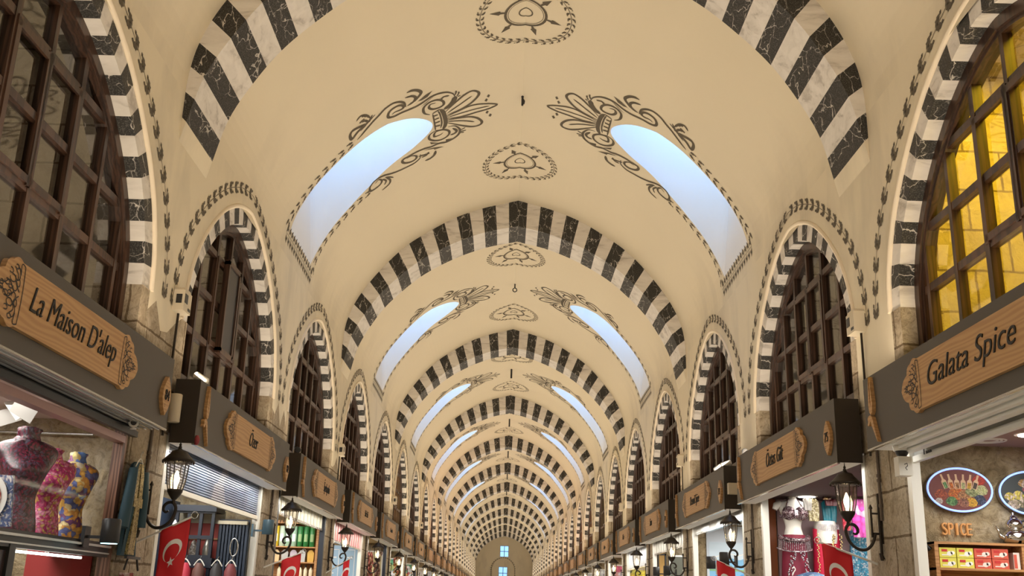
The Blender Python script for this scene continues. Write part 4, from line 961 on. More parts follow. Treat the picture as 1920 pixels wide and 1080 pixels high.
def bust(y, z, h, w, mt, scarf, label, rot, tilt=0, extra=None):
    t = thing('dressed_bust', label, 'mannequin', (-3.29, y, z), rot, 'headless busts in the show window')
    b = MB(); pr = [(0, .62, .50), (.10, .60, .50), (.26, .50, .44), (.36, .47, .42), (.50, .60, .58), (.62, .74, .66), (.72, .90, .56), (.80, .96, .48), (.86, .78, .42), (.90, .44, .36)]
    rows = []
    for k2, (zz, a, d) in enumerate(catmull(pr, 4)):
        rows.append([((a * w / 2) * math.cos(2 * PI * j / 22), (d * w / 2) * math.sin(2 * PI * j / 22) - (.035 * math.exp(-((zz - .58) / .1) ** 2) if math.sin(2 * PI * j / 22) < -.3 else 0) * w * 3, zz * h + .006 * math.sin(9 * zz + j * 1.7)) for j in range(22)])
    b.grid(rows, mt, True, True); b.face(rows[0][::-1], mt)
    b.build('torso', t)
    s = MB(); prs = [(.78, .66, .52), (.83, .60, .52), (.88, .50, .46), (.91, .38, .38), (.96, .33, .35), (1.0, .36, .38), (1.01, .30, .30), (.96, .22, .22)]; rows = []
    for k2, (zz, a, d) in enumerate(catmull(prs, 3)):
        rows.append([((a * w / 2 + .008 * math.sin(j * 2.1 + k2)) * math.cos(2 * PI * j / 22), (d * w / 2 + .008 * math.sin(j * 2.1 + k2)) * math.sin(2 * PI * j / 22) + .01, zz * h + .016 * math.sin(2 * PI * j / 22 + k2 * .6)) for j in range(22)])
    s.grid(rows, scarf, True, True); s.build('scarf', t)
    if extra:
        e = MB(); prx = catmull([(-.30, .80), (-.12, .55), (.10, .40), (.26, .22), (.30, .05)], 5)
        for off, m2 in ((-.03, extra), (.03, extra)): e.tube([(u * w, -(.36 if abs(u) < .25 else .30) * w - .0, zz * h) for u, zz in [(a + off, b_) for a, b_ in prx]], .032, m2, 8)
        e.build('sash', t)
    sd = MB(); sd.lathe([(.10, -.0), (.10, .012), (.02, .02)], (0, 0, -.001), M_DARK, 12); sd.build('stand', t)
D1 = mat('scarf_maroon', (.2, .03, .06), .35, build=b_pattern([(.07, .015, .028), (.22, .018, .05), (.10, .08, .12), (.03, .010, .015), (.15, .02, .05)], 75), spec=.8)
D2 = mat('dress_pink', (.6, .1, .2), .5, build=b_pattern([(.62, .05, .19), (.72, .16, .30), (.70, .42, .14), (.48, .03, .16), (.75, .30, .42)], 52))
D3 = mat('dress_gold', (.6, .4, .1), .5, build=b_pattern([(.62, .30, .05), (.16, .04, .15), (.75, .62, .28), (.66, .38, .08), (.10, .13, .34)], 27))
D4 = mat('scarf_gold', (.6, .5, .2), .45, build=b_pattern([(.78, .66, .26), (.10, .22, .55), (.74, .58, .20), (.50, .24, .45), (.82, .76, .52)], 17))
bust(6.90, 1.932, .67, .42, D1, D1, 'dark maroon patterned headless bust with high collar, nearest in the show window', PI / 2 - .9)
bust(7.32, 1.932, .59, .35, D2, D2, 'pink patterned headless bust in the middle of the show window', PI / 2 - .9)
bust(7.75, 1.932, .62, .34, D3, D4, 'orange and purple headless bust with yellow scarf at the far end of the show window', PI / 2 - .9, 0, None)
t = thing('framed_plate', 'red and white plate in a blue ornamental frame at the show window edge', 'plate', (-3.2, 6.22, 1.935)); m = MB()
m.prism([(-.20, 0), (.20, 0), (.17, .30), (-.17, .30)], lambda x, z, q: (x, q, z), 0, .02, mat('frame_tile', (.1, .2, .5), .4, build=b_pattern([(.08, .12, .30), (.6, .62, .68), (.12, .2, .4)], 70))); m.build('frame', t)
m = MB(); ax = Matrix.Rotation(PI / 2, 3, 'X'); m.lathe([(.155, .0), (.16, .012)], (0, -.002, .16), M_WHT, 28, True, 0, ax); m.build('rim', t); m = MB(); m.lathe([(.125, 0), (.125, .006)], (0, -.014, .16), mat('plate_red', (.5, .06, .04), .4, build=b_pattern([(.45, .05, .04), (.6, .16, .1), (.7, .5, .4)], 60)), 28, True, 0, ax); m.build('centre', t)
t = thing('curtain_rail', 'thin steel rail across the back of the La Maison shop', 'rail', (-3.7, 8.08, 2.76)); m = MB(); m.tube([(-.62, 0, 0), (.36, 0, 0)], .011, M_MET, 8); m.build('rail', t); m = MB(); m.tube([(.30, 0, 0), (.30, .06, 0)], .008, M_MET); m.tube([(-.3, 0, 0), (-.3, .06, 0)], .008, M_MET); m.build('bracket', t)
for j, (dx, z, r, w_, h_) in enumerate([(3.50, 2.88, .5, .17, .12), (3.66, 2.93, .9, .16, .10), (3.80, 2.90, -.4, .16, .12)]):
    o = one('paper_sheet', ['white paper sheet nearest the glass hanging under the ceiling', 'white paper sheet in the middle hanging under the ceiling', 'pale sheet hanging deepest in the La Maison shop'][j], 'paper', -1, lambda mb, T: mb.box((-w_ / 2, -.002, -h_ / 2), (w_ / 2, .002, h_ / 2), flat('paper_grey', (.52, .50, .47))), 'paper sheets under the La Maison ceiling')
    o.location = (-dx, 7.2 + .2 * j, z - .09); o.rotation_euler = (.5, r, .3)
one('red_banner', 'red cloth with a white star hanging low in the La Maison shop', 'banner', -1, lambda mb, T: (mb.box(T(3.22, 8.10, 1.2), T(3.72, 8.115, 1.93), flat('deep_red', (.36, .03, .03))), [mb.face([(-3.56 , 8.095, 1.87), (-3.56 + (.035 if a % 2 == 0 else .014) * math.cos(a * PI / 5), 8.095, 1.87 + (.035 if a % 2 == 0 else .014) * math.sin(a * PI / 5)), (-3.56 + (.035 if a % 2 else .014) * math.cos((a + 1) * PI / 5), 8.095, 1.87 + (.035 if a % 2 else .014) * math.sin((a + 1) * PI / 5))], M_WHT) for a in range(10)]), None, (3.47, 8.1, 1.2))
one('strip_light', 'white tube light under the show window ledge', 'lamp', -1, lambda mb, T: mb.box(T(3.1, 6.4, 1.80), T(3.13, 7.6, 1.815), M_LED), None, (3.13, 7, 1.98))

# robe hanging on the pier
t = thing('robe', 'dark teal robe with gold brocade front hanging on the left pier', 'robe', (-2.94, 7.99, 1.84), PI / 2)
TEAL = mat('robe_teal', (.02, .06, .085), .7); GOLD = mat('brocade', (.4, .3, .1), .5, build=b_pattern([(.42, .33, .12), (.60, .50, .24), (.20, .15, .05), (.50, .40, .16)], 85))
def cloth_panel(mb, pts, th, mt, y0=0, wob=.012, n=8):
    L = [p for p in pts]; rows = []
    for (z, a, b) in L: rows.append([(a + (b - a) * j / n, y0 - th - wob * math.sin(j * 1.9 + z * 6), z) for j in range(n + 1)])
    mb.grid(rows, mt)
    mb.grid([[(x, y0, z) for x, y, z in r] for r in rows], mt)
    mb.face([rows[0][0], rows[-1][0], (rows[-1][0][0], y0, rows[-1][0][2]), (rows[0][0][0], y0, rows[0][0][2])], mt)
m = MB(); cloth_panel(m, catmull([(.70, -.05, .06), (.66, -.12, .12), (.55, -.13, .12), (.40, -.12, .12), (.2, -.14, .13), (0, -.16, .15)], 3), .03, TEAL); m.build('body', t)
m = MB(); m.tube([(-.12, -.03, .64), (-.16, -.035, .45), (-.20, -.03, .20)], [.035, .04, .045], TEAL, 10); m.build('sleeve', t); m = MB(); m.tube([(.12, -.03, .64), (.155, -.035, .45), (.17, -.03, .22)], [.035, .04, .045], TEAL, 10); m.build('sleeve', t)
m = MB()
for u0, u1 in ((-.075, -.02), (.02, .085)): cloth_panel(m, [(.69, u0 * .5, u1 * .6), (.60, u0, u1), (.42, u0 * 1.1, u1 * 1.1)], .045, GOLD, 0, .004, 3)
cloth_panel(m, [(.43, -.085, .10), (.36, -.085, .10)], .05, GOLD, 0, .004, 3); cloth_panel(m, [(.36, -.03, .06), (.2, -.04, .07), (0.01, -.06, .085)], .045, GOLD, 0, .005, 3); m.build('gold_trim', t, 'gold brocade trim')
m = MB(); m.tube(catmull([(-.09, -.03, .66), (0, -.03, .73), (.09, -.03, .66)], 4), .005, M_WPL, 6); m.tube(catmull([(0, -.03, .73), (0, -.03, .77), (.02, -.03, .79), (.035, -.03, .775)], 4), .003, M_MET, 5); m.build('hanger', t)
t = thing('garment', 'pale pink striped garment on a black hanger under the robe', 'garment', (-2.93, 8.04, 1.30), PI / 2)
m = MB(); cloth_panel(m, [(.42, -.12, .12), (.3, -.14, .14), (0, -.15, .15)], .03, mat('stripe_pink', (.5, .3, .28), .6, build=b_pattern([(.55, .42, .38), (.34, .08, .07), (.6, .5, .46)], 24))); m.build('cloth', t)
m = MB(); m.box((-.15, -.05, .52), (.15, -.03, .54), M_DARK); m.tube([(-.10, -.04, .52), (-.15, -.04, .44)], .008, M_DARK); m.tube([(.10, -.04, .52), (.15, -.04, .44)], .008, M_DARK); m.build('hanger', t)

# --- Özer: navy kiosk with gridded window --------------------------------
t = thing('kiosk', 'navy blue kiosk with gridded window and slatted side in the Özer shop', 'kiosk', (-3.5, 12.3, 0))
def kf(mb, T):
    for x in (3.88, 3.74, 3.60, 3.46): mb.box(T(x - .018, 12.16, 1.0), T(x + .018, 12.20, 2.50), NAVY2)
    for z in (1.98, 2.20, 2.49): mb.box(T(3.44, 12.15, z - .02), T(3.90, 12.20, z + .02), NAVY2)
    mb.box(T(3.42, 12.14, 1.86), T(3.92, 12.28, 1.97), NAVY2)
    mb.box(T(3.42, 12.12, 2.49), T(3.92, 12.5, 2.56), NAVY2)
sub(t, 'window_grid', -1, kf)
sub(t, 'back_wall', -1, lambda mb, T: (mb.box(T(3.42, 12.52, 1.2), T(3.98, 12.56, 2.38), flat('brick_red', (.38, .055, .045))), mb.box(T(3.42, 12.50, 2.38), T(3.98, 12.55, 2.52), flat('cream_band', (.62, .56, .42))), mb.box(T(3.42, 12.49, 2.19), T(3.98, 12.52, 2.21), SHELF)))
def slats(mb, T):
    mb.box(T(3.06, 12.3, 0), T(3.42, 12.34, 2.42), NAVY2)
    for j in range(9): mb.box(T(3.07 + .038 * j, 12.26, 0), T(3.095 + .038 * j, 12.30, 2.36), NAVY)
    mb.box(T(3.08, 12.24, 2.36), T(3.42, 12.30, 2.40), flat('cream_band', (.62, .56, .42)))
sub(t, 'slatted_panel', -1, slats)
sub(t, 'base_panel', -1, lambda mb, T: mb.box(T(3.42, 12.18, 0), T(3.95, 12.26, 1.0), NAVY))
sub(t, 'side_panel', -1, lambda mb, T: (mb.box(T(3.98, 11.9, 0), T(4.3, 12.55, 2.62), NAVY), mb.box(T(4.02, 11.86, 2.3), T(4.26, 11.9, 2.55), NAVY2)))
for j, (x_, z_, mt) in enumerate(((3.56, 1.9, flat('silver_bag', (.42, .40, .36), .25, .6)), (3.72, 1.88, mat('beads', (.4, .35, .3), .3, build=b_pattern([(.4, .36, .30), (.2, .17, .13), (.6, .56, .5)], 60))))):
    one('hanging_bag', ['silver beaded bag nearer the pier behind the kiosk window', 'brown beaded bag deeper behind the kiosk window'][j], 'bag', -1, lambda mb, T: mb.lathe([(.03, 0), (.05, .04), (.052, .18), (.03, .27), (.006, .30)], (-x_, 12.40, z_), mt, 12), 'beaded bags behind the kiosk window', (x_, 12.4, z_))
t = thing('oval_hook', 'steel oval ring hanging on the slatted kiosk panel', 'ring', (-3.2, 12.22, 2.10)); m = MB(); m.tube([(.045 * math.cos(a * PI / 10), 0, .10 * math.sin(a * PI / 10)) for a in range(21)], .009, M_MET, 6); m.build('ring', t)
for j, (x_, mt) in enumerate(((3.16, flat('pom_maroon', (.16, .03, .035))), (3.32, flat('pom_black', (.03, .028, .03))), (3.52, flat('pom_brown', (.12, .05, .04))), (3.68, flat('pom_red', (.45, .03, .06))))):
    t = thing('hanging_scarf', '%s scarf on the kiosk rail, %s from the pier' % (['maroon', 'black', 'brown', 'red'][j], ORD[j] if j else 'nearest'), 'scarf', (-x_, 12.02, 1.55), 0, 'scarves hanging in front of the kiosk')
    m = MB(); m.lathe([(.05, 0), (.075, .1), (.07, .28), (.03, .36)], (0, 0, 0), mt, 12); m.build('cloth', t)
    m = MB(); m.tube(catmull([(-.06, 0, .33), (0, 0, .40), (.06, 0, .33)], 4), .007, M_WPL, 6); m.tube([(0, 0, .40), (.015, 0, .44)], .004, M_MET, 5); m.build('hanger', t)
one('hanging_scarf', 'crumpled white scarf dangling in front of the kiosk window', 'scarf', -1, lambda mb, T: (mb.lathe([(.012, 0), (.035, .05), (.02, .10), (.038, .16), (.025, .22), (.006, .26)], (-3.86, 12.05, 2.12), M_WHT, 9),), 'scarves hanging in front of the kiosk', (3.86, 12.05, 2.12))

# --- third left shop: wooden shelves with tins -----------------------------
YP = 17.28
t = thing('shelf_unit', 'light wooden shelf unit holding green tins in the third left shop', 'shelf', (-3.5, YP, 0))
def su(mb, T):
    mb.box(T(3.10, YP - .03, 0), T(3.90, YP + .10, 2.70), SHELF)
    for x in (3.10, 3.90): mb.box(T(x - .02, YP - .22, 0), T(x + .02, YP, 2.70), SHELF)
sub(t, 'carcass', -1, su)
for z in (2.72, 2.34, 2.10, 1.86): sub(t, 'shelf_board', -1, lambda mb, T: mb.box(T(3.12, YP - .22, z - .018), T(3.88, YP, z), SHELF))
sub(t, 'cornice', -1, lambda mb, T: [mb.box(T(3.08 + .05 * j, YP - .24, 2.70), T(3.11 + .05 * j, YP - .20, 2.745), SHELF) for j in range(17)])
tincol = [flat('tin_green', (.035, .22, .06), .35), flat('tin_green', (.035, .22, .06), .35), flat('tin_green', (.035, .22, .06), .35), flat('tin_mint', (.35, .55, .42), .35), flat('tin_mint', (.35, .55, .42), .35), flat('tin_pale', (.5, .62, .5), .35), flat('tin_yellow', (.70, .50, .03), .35)]
def tin(mt):
    t = thing('tin', 'x', 'tin'); m = MB(); m.lathe([(.042, 0), (.046, .004), (.046, .30), (.042, .304)], (0, 0, 0), mt, 18); m.build('can', t)
    m = MB(); m.lathe([(.047, .30), (.047, .32), (.040, .324)], (0, 0, 0), mt, 18); m.build('lid', t)
    m = MB(); m.grid([[(.0468 * math.cos(a), .0468 * math.sin(a), z) for a in [-PI / 2 - .6 + .2 * q for q in range(7)]] for z in (.08, .20)], M_WHT if mt.name != 'tin_green' else flat('label_light', (.35, .5, .25))); m.build('label', t)
    return t
tp = {}
wd = ['nearest the pier', 'second from the pier', 'third from the pier', 'fourth from the pier', 'fifth from the pier', 'sixth from the pier', 'deepest in the shop']
for j in range(7):
    mt = tincol[j]; o = tin(mt) if mt.name not in tp else dup(tp[mt.name]); tp[mt.name] = o
    o.location = (-3.20 - .098 * j, YP - .13, 2.34); o['label'] = '%s tin on the upper shelf, %s' % ({'tin_green': 'dark green', 'tin_mint': 'mint green', 'tin_pale': 'pale green', 'tin_yellow': 'yellow'}[mt.name], wd[j]); o['group'] = 'tall tins on the upper shelf'
for j in range(5):
    mt = [flat('pack_gold', (.6, .36, .07)), flat('pack_silver', (.5, .5, .5), .3, .4), flat('pack_lilac', (.5, .42, .5)), flat('pack_gray', (.4, .4, .38)), flat('pack_tan', (.62, .45, .25))][j]
    one('packet', '%s packet on the middle shelf under the tins, %s' % (['gold', 'silver', 'lilac', 'grey', 'tan'][j], wd[j]), 'packet', -1, lambda mb, T: mb.prism([(-.05, 0), (.05, 0), (.055, .15), (.02, .19), (-.02, .19), (-.055, .15)], lambda x, z, q: (-3.20 - .14 * j + x, YP - .16 + q, 2.10 + z), 0, .07, mt), 'packets on the middle shelf', (3.2 + .14 * j, YP - .13, 2.10))
def bottle0():
    t = thing('bottle', 'x', 'bottle'); m = MB(); m.lathe([(.030, 0), (.032, .01), (.032, .12), (.014, .15), (.012, .165)], (0, 0, 0), flat('bottle_cream', (.72, .64, .46), .3), 12); m.build('body', t); m = MB(); m.lathe([(.014, .16), (.014, .20), (.010, .203)], (0, 0, 0), M_DARK, 10); m.build('cap', t); return t
b0 = bottle0()
for j in range(7):
    o = b0 if j == 0 else dup(b0); o.location = (-3.18 - .085 * j, YP - .14, 1.86); o['label'] = 'cream bottle with black cap on the lower shelf, %s' % wd[j]; o['group'] = 'cream bottles on the lower shelf'

# --- generic lit fronts farther along --------------------------------------
def poster(side, i, x0, x1, z0, z1, mt, label, frame=None, extra=None):
    y = cen(i) + P / 2 - .19; t = thing('poster', label, 'poster', (side * (x0 + x1) / 2, y, z0), 0, 'posters and panels on the shop partitions')
    w = (x1 - x0) / 2; m = MB(); m.box((-w, -.012, 0), (w, .0, z1 - z0), mt); m.build('sheet', t)
    if extra: m = MB(); extra(m, w, z1 - z0); m.build('print', t)
    if frame:
        m = MB(); h = z1 - z0
        for a, b in (((-w, 0), (-w + .03, h)), ((w - .03, 0), (w, h)), ((-w, 0), (w, .03)), ((-w, h - .03), (w, h))): m.box((a[0], -.025, a[1]), (b[0], -.012, b[1]), frame)
        m.build('frame', t)
def lines(m, w, h):
    for c in range(2):
        x0 = -w + .06 + c * w; x1 = x0 + w - .12
        for (a, b, p, q) in ((x0, .08, x1, .09), (x0, h - .09, x1, h - .08), (x0, .08, x0 + .01, h - .08), (x1 - .01, .08, x1, h - .08)): m.box((a, -.014, b), (p, -.012, q), M_WHT)
        for k in range(7): m.box((x0 + .05, -.014, .2 + k * (h - .45) / 6), (x1 - .05 - .04 * (k % 3), -.012, .22 + k * (h - .45) / 6), M_WHT)
poster(-1, 3, 3.10, 3.75, 1.2, 2.60, mat('pale_blue', (.30, .46, .62), .4), 'pale blue panel with white line frames in the fourth left shop', None, lines)
def hill(m, w, h):
    m.prism(catmull([(-w, h * .62), (-w * .3, h * .74), (w * .3, h * .70), (w, h * .9)], 5) + [(w, h), (-w, h)], lambda x, z, q: (x, q, z), -.016, -.012, flat('sky_print', (.62, .74, .86)))
    m.stroke(catmull([(-w, h * .70), (-w * .3, h * .80), (w * .3, h * .78), (w, h * .96)], 5), .012, M_WHT, lambda a, b: (a, -.018, b))
    for j in range(5): m.lathe([(.001, -.001), (.05, 0), (.05, .01)], (-w * .7 + j * w * .35, -.012, h * .38 + .02 * (j % 2)), flat('blue_dots', (.10, .35, .70)), 14, True, 0, Matrix.Rotation(PI / 2, 3, 'X'))
    m.box((-w, -.015, h * .5), (w, -.012, h * .53), flat('green_line', (.25, .5, .25)))
one('wall_panel', 'plain pale blue-grey partition panel in the Devudi shop', 'panel', 1, lambda mb, T: mb.box(T(3.26, 17.32, 0), T(4.5, 17.345, 2.88), mat('ice_wall', (.60, .66, .76), .6)), None, (3.9, 17.33, 0))
poster(1, 2, 3.30, 4.10, 1.7, 2.62, mat('azure', (.22, .50, .78), .4), 'sky blue landscape poster with curved white line in the Devudi shop', None, hill)
poster(1, 3, 3.12, 3.30, .2, 2.62, mat('ochre_door', (.60, .34, .07), .5, build=b_wood((.50, .28, .06), (.66, .40, .12), 2, 1)), 'ochre wooden door leaf in the fourth right shop', M_DARK)
poster(1, 3, 3.36, 3.70, .9, 2.60, flat('dim_mirror', (.16, .17, .14), .2), 'dark mirror panel in the fourth right shop', ALU)
poster(1, 4, 3.08, 3.75, 1.2, 2.42, mat('yellow_goods', (.7, .6, .1), .5, build=b_pattern([(.75, .62, .04), (.8, .72, .1), (.15, .14, .05), (.7, .5, .05)], 12)), 'yellow patterned goods panel in the fifth right shop')
cols = {(-1, 4): ('yellow', [(.74, .62, .26), (.78, .68, .34)], 3), (-1, 5): ('green and blue', [(.1, .4, .2), (.15, .4, .7), (.7, .7, .7), (.5, .6, .2)], 9), (-1, 6): ('green and orange', [(.1, .35, .15), (.7, .3, .05), (.7, .7, .65), (.4, .05, .05)], 12), (-1, 7): ('cream', [(.7, .65, .55), (.6, .5, .35)], 6),
        (-1, 8): ('white', [(.75, .75, .72), (.6, .6, .6)], 6), (-1, 9): ('amber', [(.6, .4, .15), (.7, .6, .4)], 8), (1, 5): ('pink and white', [(.7, .1, .2), (.75, .7, .7), (.7, .35, .3)], 8), (1, 6): ('white and teal', [(.75, .75, .72), (.1, .35, .35), (.6, .6, .5)], 8), (1, 7): ('yellow and white', [(.75, .7, .2), (.75, .75, .72)], 7), (1, 8): ('cream and brown', [(.7, .62, .5), (.35, .2, .1)], 9), (1, 9): ('pale grey', [(.6, .6, .6), (.7, .7, .72)], 5)}
for (side, i), (nm, cl, sc) in cols.items():
    poster(side, i, 3.10, 3.9, .9, 2.7, mat('goods_%d_%d' % (side + 1, i), cl[0], .5, build=b_pattern(cl, sc)), '%s goods panel in the %s %s shop' % (nm, ORD[i], SN[side]), M_WPL)
# strings of dried peppers and sweets outside far left shops
for (y, x, mt, lab, n) in ((25.75, -3.14, flat('dried_brown', (.10, .035, .018)), 'thick dark brown string of dried peppers in the fifth left shop', 36), (25.9, -3.36, flat('dried_red', (.22, .05, .03)), 'reddish string of dried peppers behind the brown one', 26), (27.6, -2.84, mat('sweet_mix', (.5, .2, .1), .5, build=b_pattern([(.6, .2, .08), (.7, .6, .45), (.3, .05, .03), (.65, .4, .1)], 20)), 'multicoloured string of sweets hanging on the fifth left pier', 30)):
    mb = MB(); rr = random.Random(n)
    for j in range(n):
        for q in range(3):
            a = rr.uniform(0, 2 * PI); r = rr.uniform(.03, .09); z = 1.5 + j * 1.15 / n; c = (r * math.cos(a), r * math.sin(a), z - 1.5)
            mb.lathe([(.008, -.05), (.028, -.02), (.024, .03), (.006, .05)], c, mt, 5, True, 0, Matrix.Rotation(rr.uniform(-.8, .8), 3, 'X'))
    mb.tube([(0, 0, 0), (0, 0, 1.3)], .006, M_DARK, 5)
    mb.build('pepper_string', None, lab, 'dried food', 'strings of dried food outside the shops', None, (x, y, 1.5))

# --- Galata Spice ----------------------------------------------------------
YG = 8.14
def oval(x, z, a, b, pic, label):
    t = thing('oval_sign', label, 'sign', (x, YG, z), 0, 'oval picture signs in the spice shop'); ax = Matrix.Rotation(PI / 2, 3, 'X')
    ell = lambda s, n=48: [(a * s * math.cos(2 * PI * j / n), b * s * math.sin(2 * PI * j / n)) for j in range(n)]
    m = MB(); m.prism(ell(1), lambda u, v, q: (u, q, v), -.05, -.001, flat('sign_steel', (.42, .38, .34), .3, .7)); m.build('case', t)
    m = MB(); m.tube([(u, -.052, v) for u, v in ell(.965) + ell(.965)[:1]], .008, mat('neon_blue', (.3, .45, 1), .5, emit=(.22, .34, 1), estr=1.0), 6); m.build('neon_rim', t, 'lit blue rim')
    m = MB(); m.face([(u, -.0515, v) for u, v in ell(.945)], pic[0]); m.build('picture', t)
    m = MB(); pic[1](m, a, b); m.build('printed_goods', t)
HQ = [0]
def heap(m, u, v, r, mt):
    HQ[0] += 1; q = -.0522 - .00012 * (HQ[0] % 14)
    m.face([(u + r * math.cos(2 * PI * j / 16) * (1 + .12 * math.sin(j * 5)), q, v + r * .8 * math.sin(2 * PI * j / 16)) for j in range(16)], mt)
def spices(m, a, b):
    sp = lambda n, c, c2: mat('spice_' + n, c, .6, build=b_pattern([c, c2, tuple(k * .5 for k in c)], 130))
    for (u, v, r, mt) in ((-.03, -.03, .062, sp('orange', (.75, .22, .02), (.6, .1, .01))), (.035, -.045, .055, sp('brown', (.42, .18, .06), (.6, .3, .12))), (.10, -.01, .055, sp('moss', (.28, .32, .12), (.4, .42, .2))), (.17, .0, .05, sp('seed', (.66, .66, .35), (.5, .55, .2))), (.15, -.075, .05, sp('navy', (.03, .04, .09), (.08, .1, .2))), (.085, -.095, .045, sp('saffron', (.8, .48, .03), (.7, .35, .02))), (-.07, -.09, .045, sp('green', (.08, .25, .07), (.2, .4, .15))), (.02, -.10, .045, sp('wine', (.30, .10, .06), (.45, .2, .12))), (-.15, -.04, .05, sp('rust', (.38, .06, .02), (.5, .1, .03))), (-.17, -.09, .03, sp('garlic', (.72, .62, .50), (.6, .4, .4))), (.16, .08, .05, sp('red', (.62, .04, .01), (.5, .02, .01)))): heap(m, u, v, r, mt)
    sc = flat('scoop', (.66, .42, .26)); fills = [sp('green', (.08, .25, .07), (.2, .4, .15)), sp('orange', (.75, .22, .02), (.6, .1, .01)), sp('brown', (.42, .18, .06), (.6, .3, .12)), sp('seed', (.66, .66, .35), (.5, .55, .2)), sp('saffron', (.8, .48, .03), (.7, .35, .02)), flat('pepper', (.05, .03, .02))]
    for j in range(6):
        u = -.12 + .05 * j; th = (-.35 + .14 * j) * -1
        def P_(x, z): return (u + x * math.cos(th) - z * math.sin(th) - .0, -.0545, .055 + x * math.sin(th) + z * math.cos(th))
        m.face([P_(-.020, -.05), (P_(.020, -.05)), P_(.020, .01), P_(.008, .025), P_(.008, .065), P_(-.008, .065), P_(-.008, .025), P_(-.020, .01)], sc)
        def P2(x, z): p = P_(x, z); return (p[0], -.0555, p[2])
        m.face([P2(-.014, -.048), P2(.014, -.048), P2(.014, .0), P2(-.014, .0)], fills[j])
def pastry(m, a, b):
    for (u, v, r, c) in ((-.18, -.03, .04, (.72, .60, .10)), (-.11, -.02, .045, (.74, .64, .12)), (-.15, -.09, .05, (.50, .42, .30)), (-.07, -.08, .05, (.28, .25, .14)), (-.02, .03, .05, (.45, .12, .16)), (.06, -.03, .07, (.5, .3, .12)), (.1, .06, .06, (.6, .2, .1)), (-.06, .075, .04, (.5, .3, .1)), (0, -.12, .05, (.5, .05, .07))): heap(m, u, v, r, mat('sweet_%d' % int(u * 100 + 50), c, .5, build=b_pattern([c, tuple(k * .6 for k in c), (.7, .6, .5)], 60)))
oval(3.48, 2.53, .262, .172, (flat('oval_back', (.16, .035, .03)), spices), 'oval lit sign with pictured spices and scoops above the word SPICE')
oval(4.045, 2.52, .262, .172, (flat('oval_back2', (.045, .055, .06)), pastry), 'oval lit sign with pictured sweets cut by the frame edge')
t = thing('letter_sign', 'golden metal letters reading SPICE on the stone partition', 'sign', (3.445, YG, 2.185)); GL = mat('letter_gold', (.45, .22, .08), .3, 0, emit=(.9, .4, .12), estr=.25)
for j, ch in enumerate('SPICE'): text_mesh('letter', ch, .038 if ch != 'I' else .012, .095, GL, t, (-.096 + .048 * j, -.012, 0), 0, .010)
t = thing('teapot', 'stacked silver double teapot standing on the wooden shelf unit', 'teapot', (3.84, 8.02, 2.122)); CH = flat('chrome', (.72, .70, .66), .12, 1)
m = MB(); m.lathe(catmull([(.055, 0), (.085, .02), (.092, .05), (.078, .085), (.050, .105), (.048, .112)], 4), (0, 0, 0), CH, 20); m.build('kettle', t)
m = MB(); m.lathe(catmull([(.050, .112), (.062, .125), (.064, .15), (.050, .175), (.034, .19), (.032, .196)], 4), (0, 0, 0), CH, 20); m.build('pot', t)
m = MB(); m.lathe([(.034, .195), (.028, .205), (.012, .214), (.008, .222), (.012, .23), (.003, .242)], (0, 0, 0), CH, 14); m.build('lid', t)
m = MB(); m.tube(catmull([(-.075, 0, .04), (-.11, 0, .06), (-.125, 0, .10), (-.145, 0, .13)], 4), [.016] * 5 + [.012] * 4 + [.009] * 4, CH, 8); m.build('spout', t)
m = MB(); m.tube(catmull([(.07, 0, .09), (.12, 0, .10), (.125, 0, .06), (.085, 0, .03)], 4), .009, M_DARK, 8); m.tube(catmull([(.055, 0, .17), (.10, 0, .18), (.10, 0, .14), (.06, 0, .13)], 4), .008, M_DARK, 8); m.build('handle', t)
t = thing('shelf_unit', 'brown wooden shelf unit with tea boxes in the Galata Spice shop', 'shelf', (3.6, 8.0, 0))
sub(t, 'carcass', 1, lambda mb, T: (mb.box(T(3.17, 8.08, 0), T(4.7, 8.12, 2.12), SHELF), mb.box(T(3.17, 7.92, 0), T(3.20, 8.12, 2.12), SHELF), mb.box(T(3.83, 7.92, 0), T(3.86, 8.12, 2.12), SHELF), mb.box(T(4.67, 7.92, 0), T(4.7, 8.12, 2.12), SHELF)))
for z in (2.12, 1.93, 1.74, 1.5): sub(t, 'shelf_board', 1, lambda mb, T: mb.box(T(3.17, 7.915, z - .018), T(4.7, 8.12, z), SHELF))
def tea_box(c1, c2, w):
    t = thing('tea_box', 'x', 'box'); m = MB(); m.box((-w / 2, -.05, 0), (w / 2, .05, .072), c1); m.build('carton', t)
    m = MB(); m.box((-w * .36, -.052, .042), (-w * .02, -.05, .060), flat('ink_red', (.55, .03, .03)))
    m.face([(w * .12 + .022 * math.cos(a), -.0515, .028 + .018 * math.sin(a)) for a in [PI * q / 5 for q in range(10)]], c2); m.face([(w * .30 + .016 * math.cos(a), -.0515, .034 + .014 * math.sin(a)) for a in [PI * q / 5 for q in range(10)]], c2); m.box((-w * .36, -.052, .014), (w * .02, -.05, .022), c2); m.build('print', t); return t
YB, RB = flat('box_yellow', (.72, .66, .10)), flat('box_white', (.78, .70, .64)); ty = tea_box(YB, M_WHT, .125); tr = tea_box(flat('box_rust', (.62, .10, .06)), RB, .125); used = {}
def put(proto, x, y, z, lab):
    k2 = id(proto); o = proto if k2 not in used else dup(proto); used[k2] = 1; o.location = (x, y, z); o['label'] = lab; o['group'] = 'tea cartons in the spice shop'
rowsn = {1.93: 'top shelf bottom row', 2.004: 'top shelf upper row'}
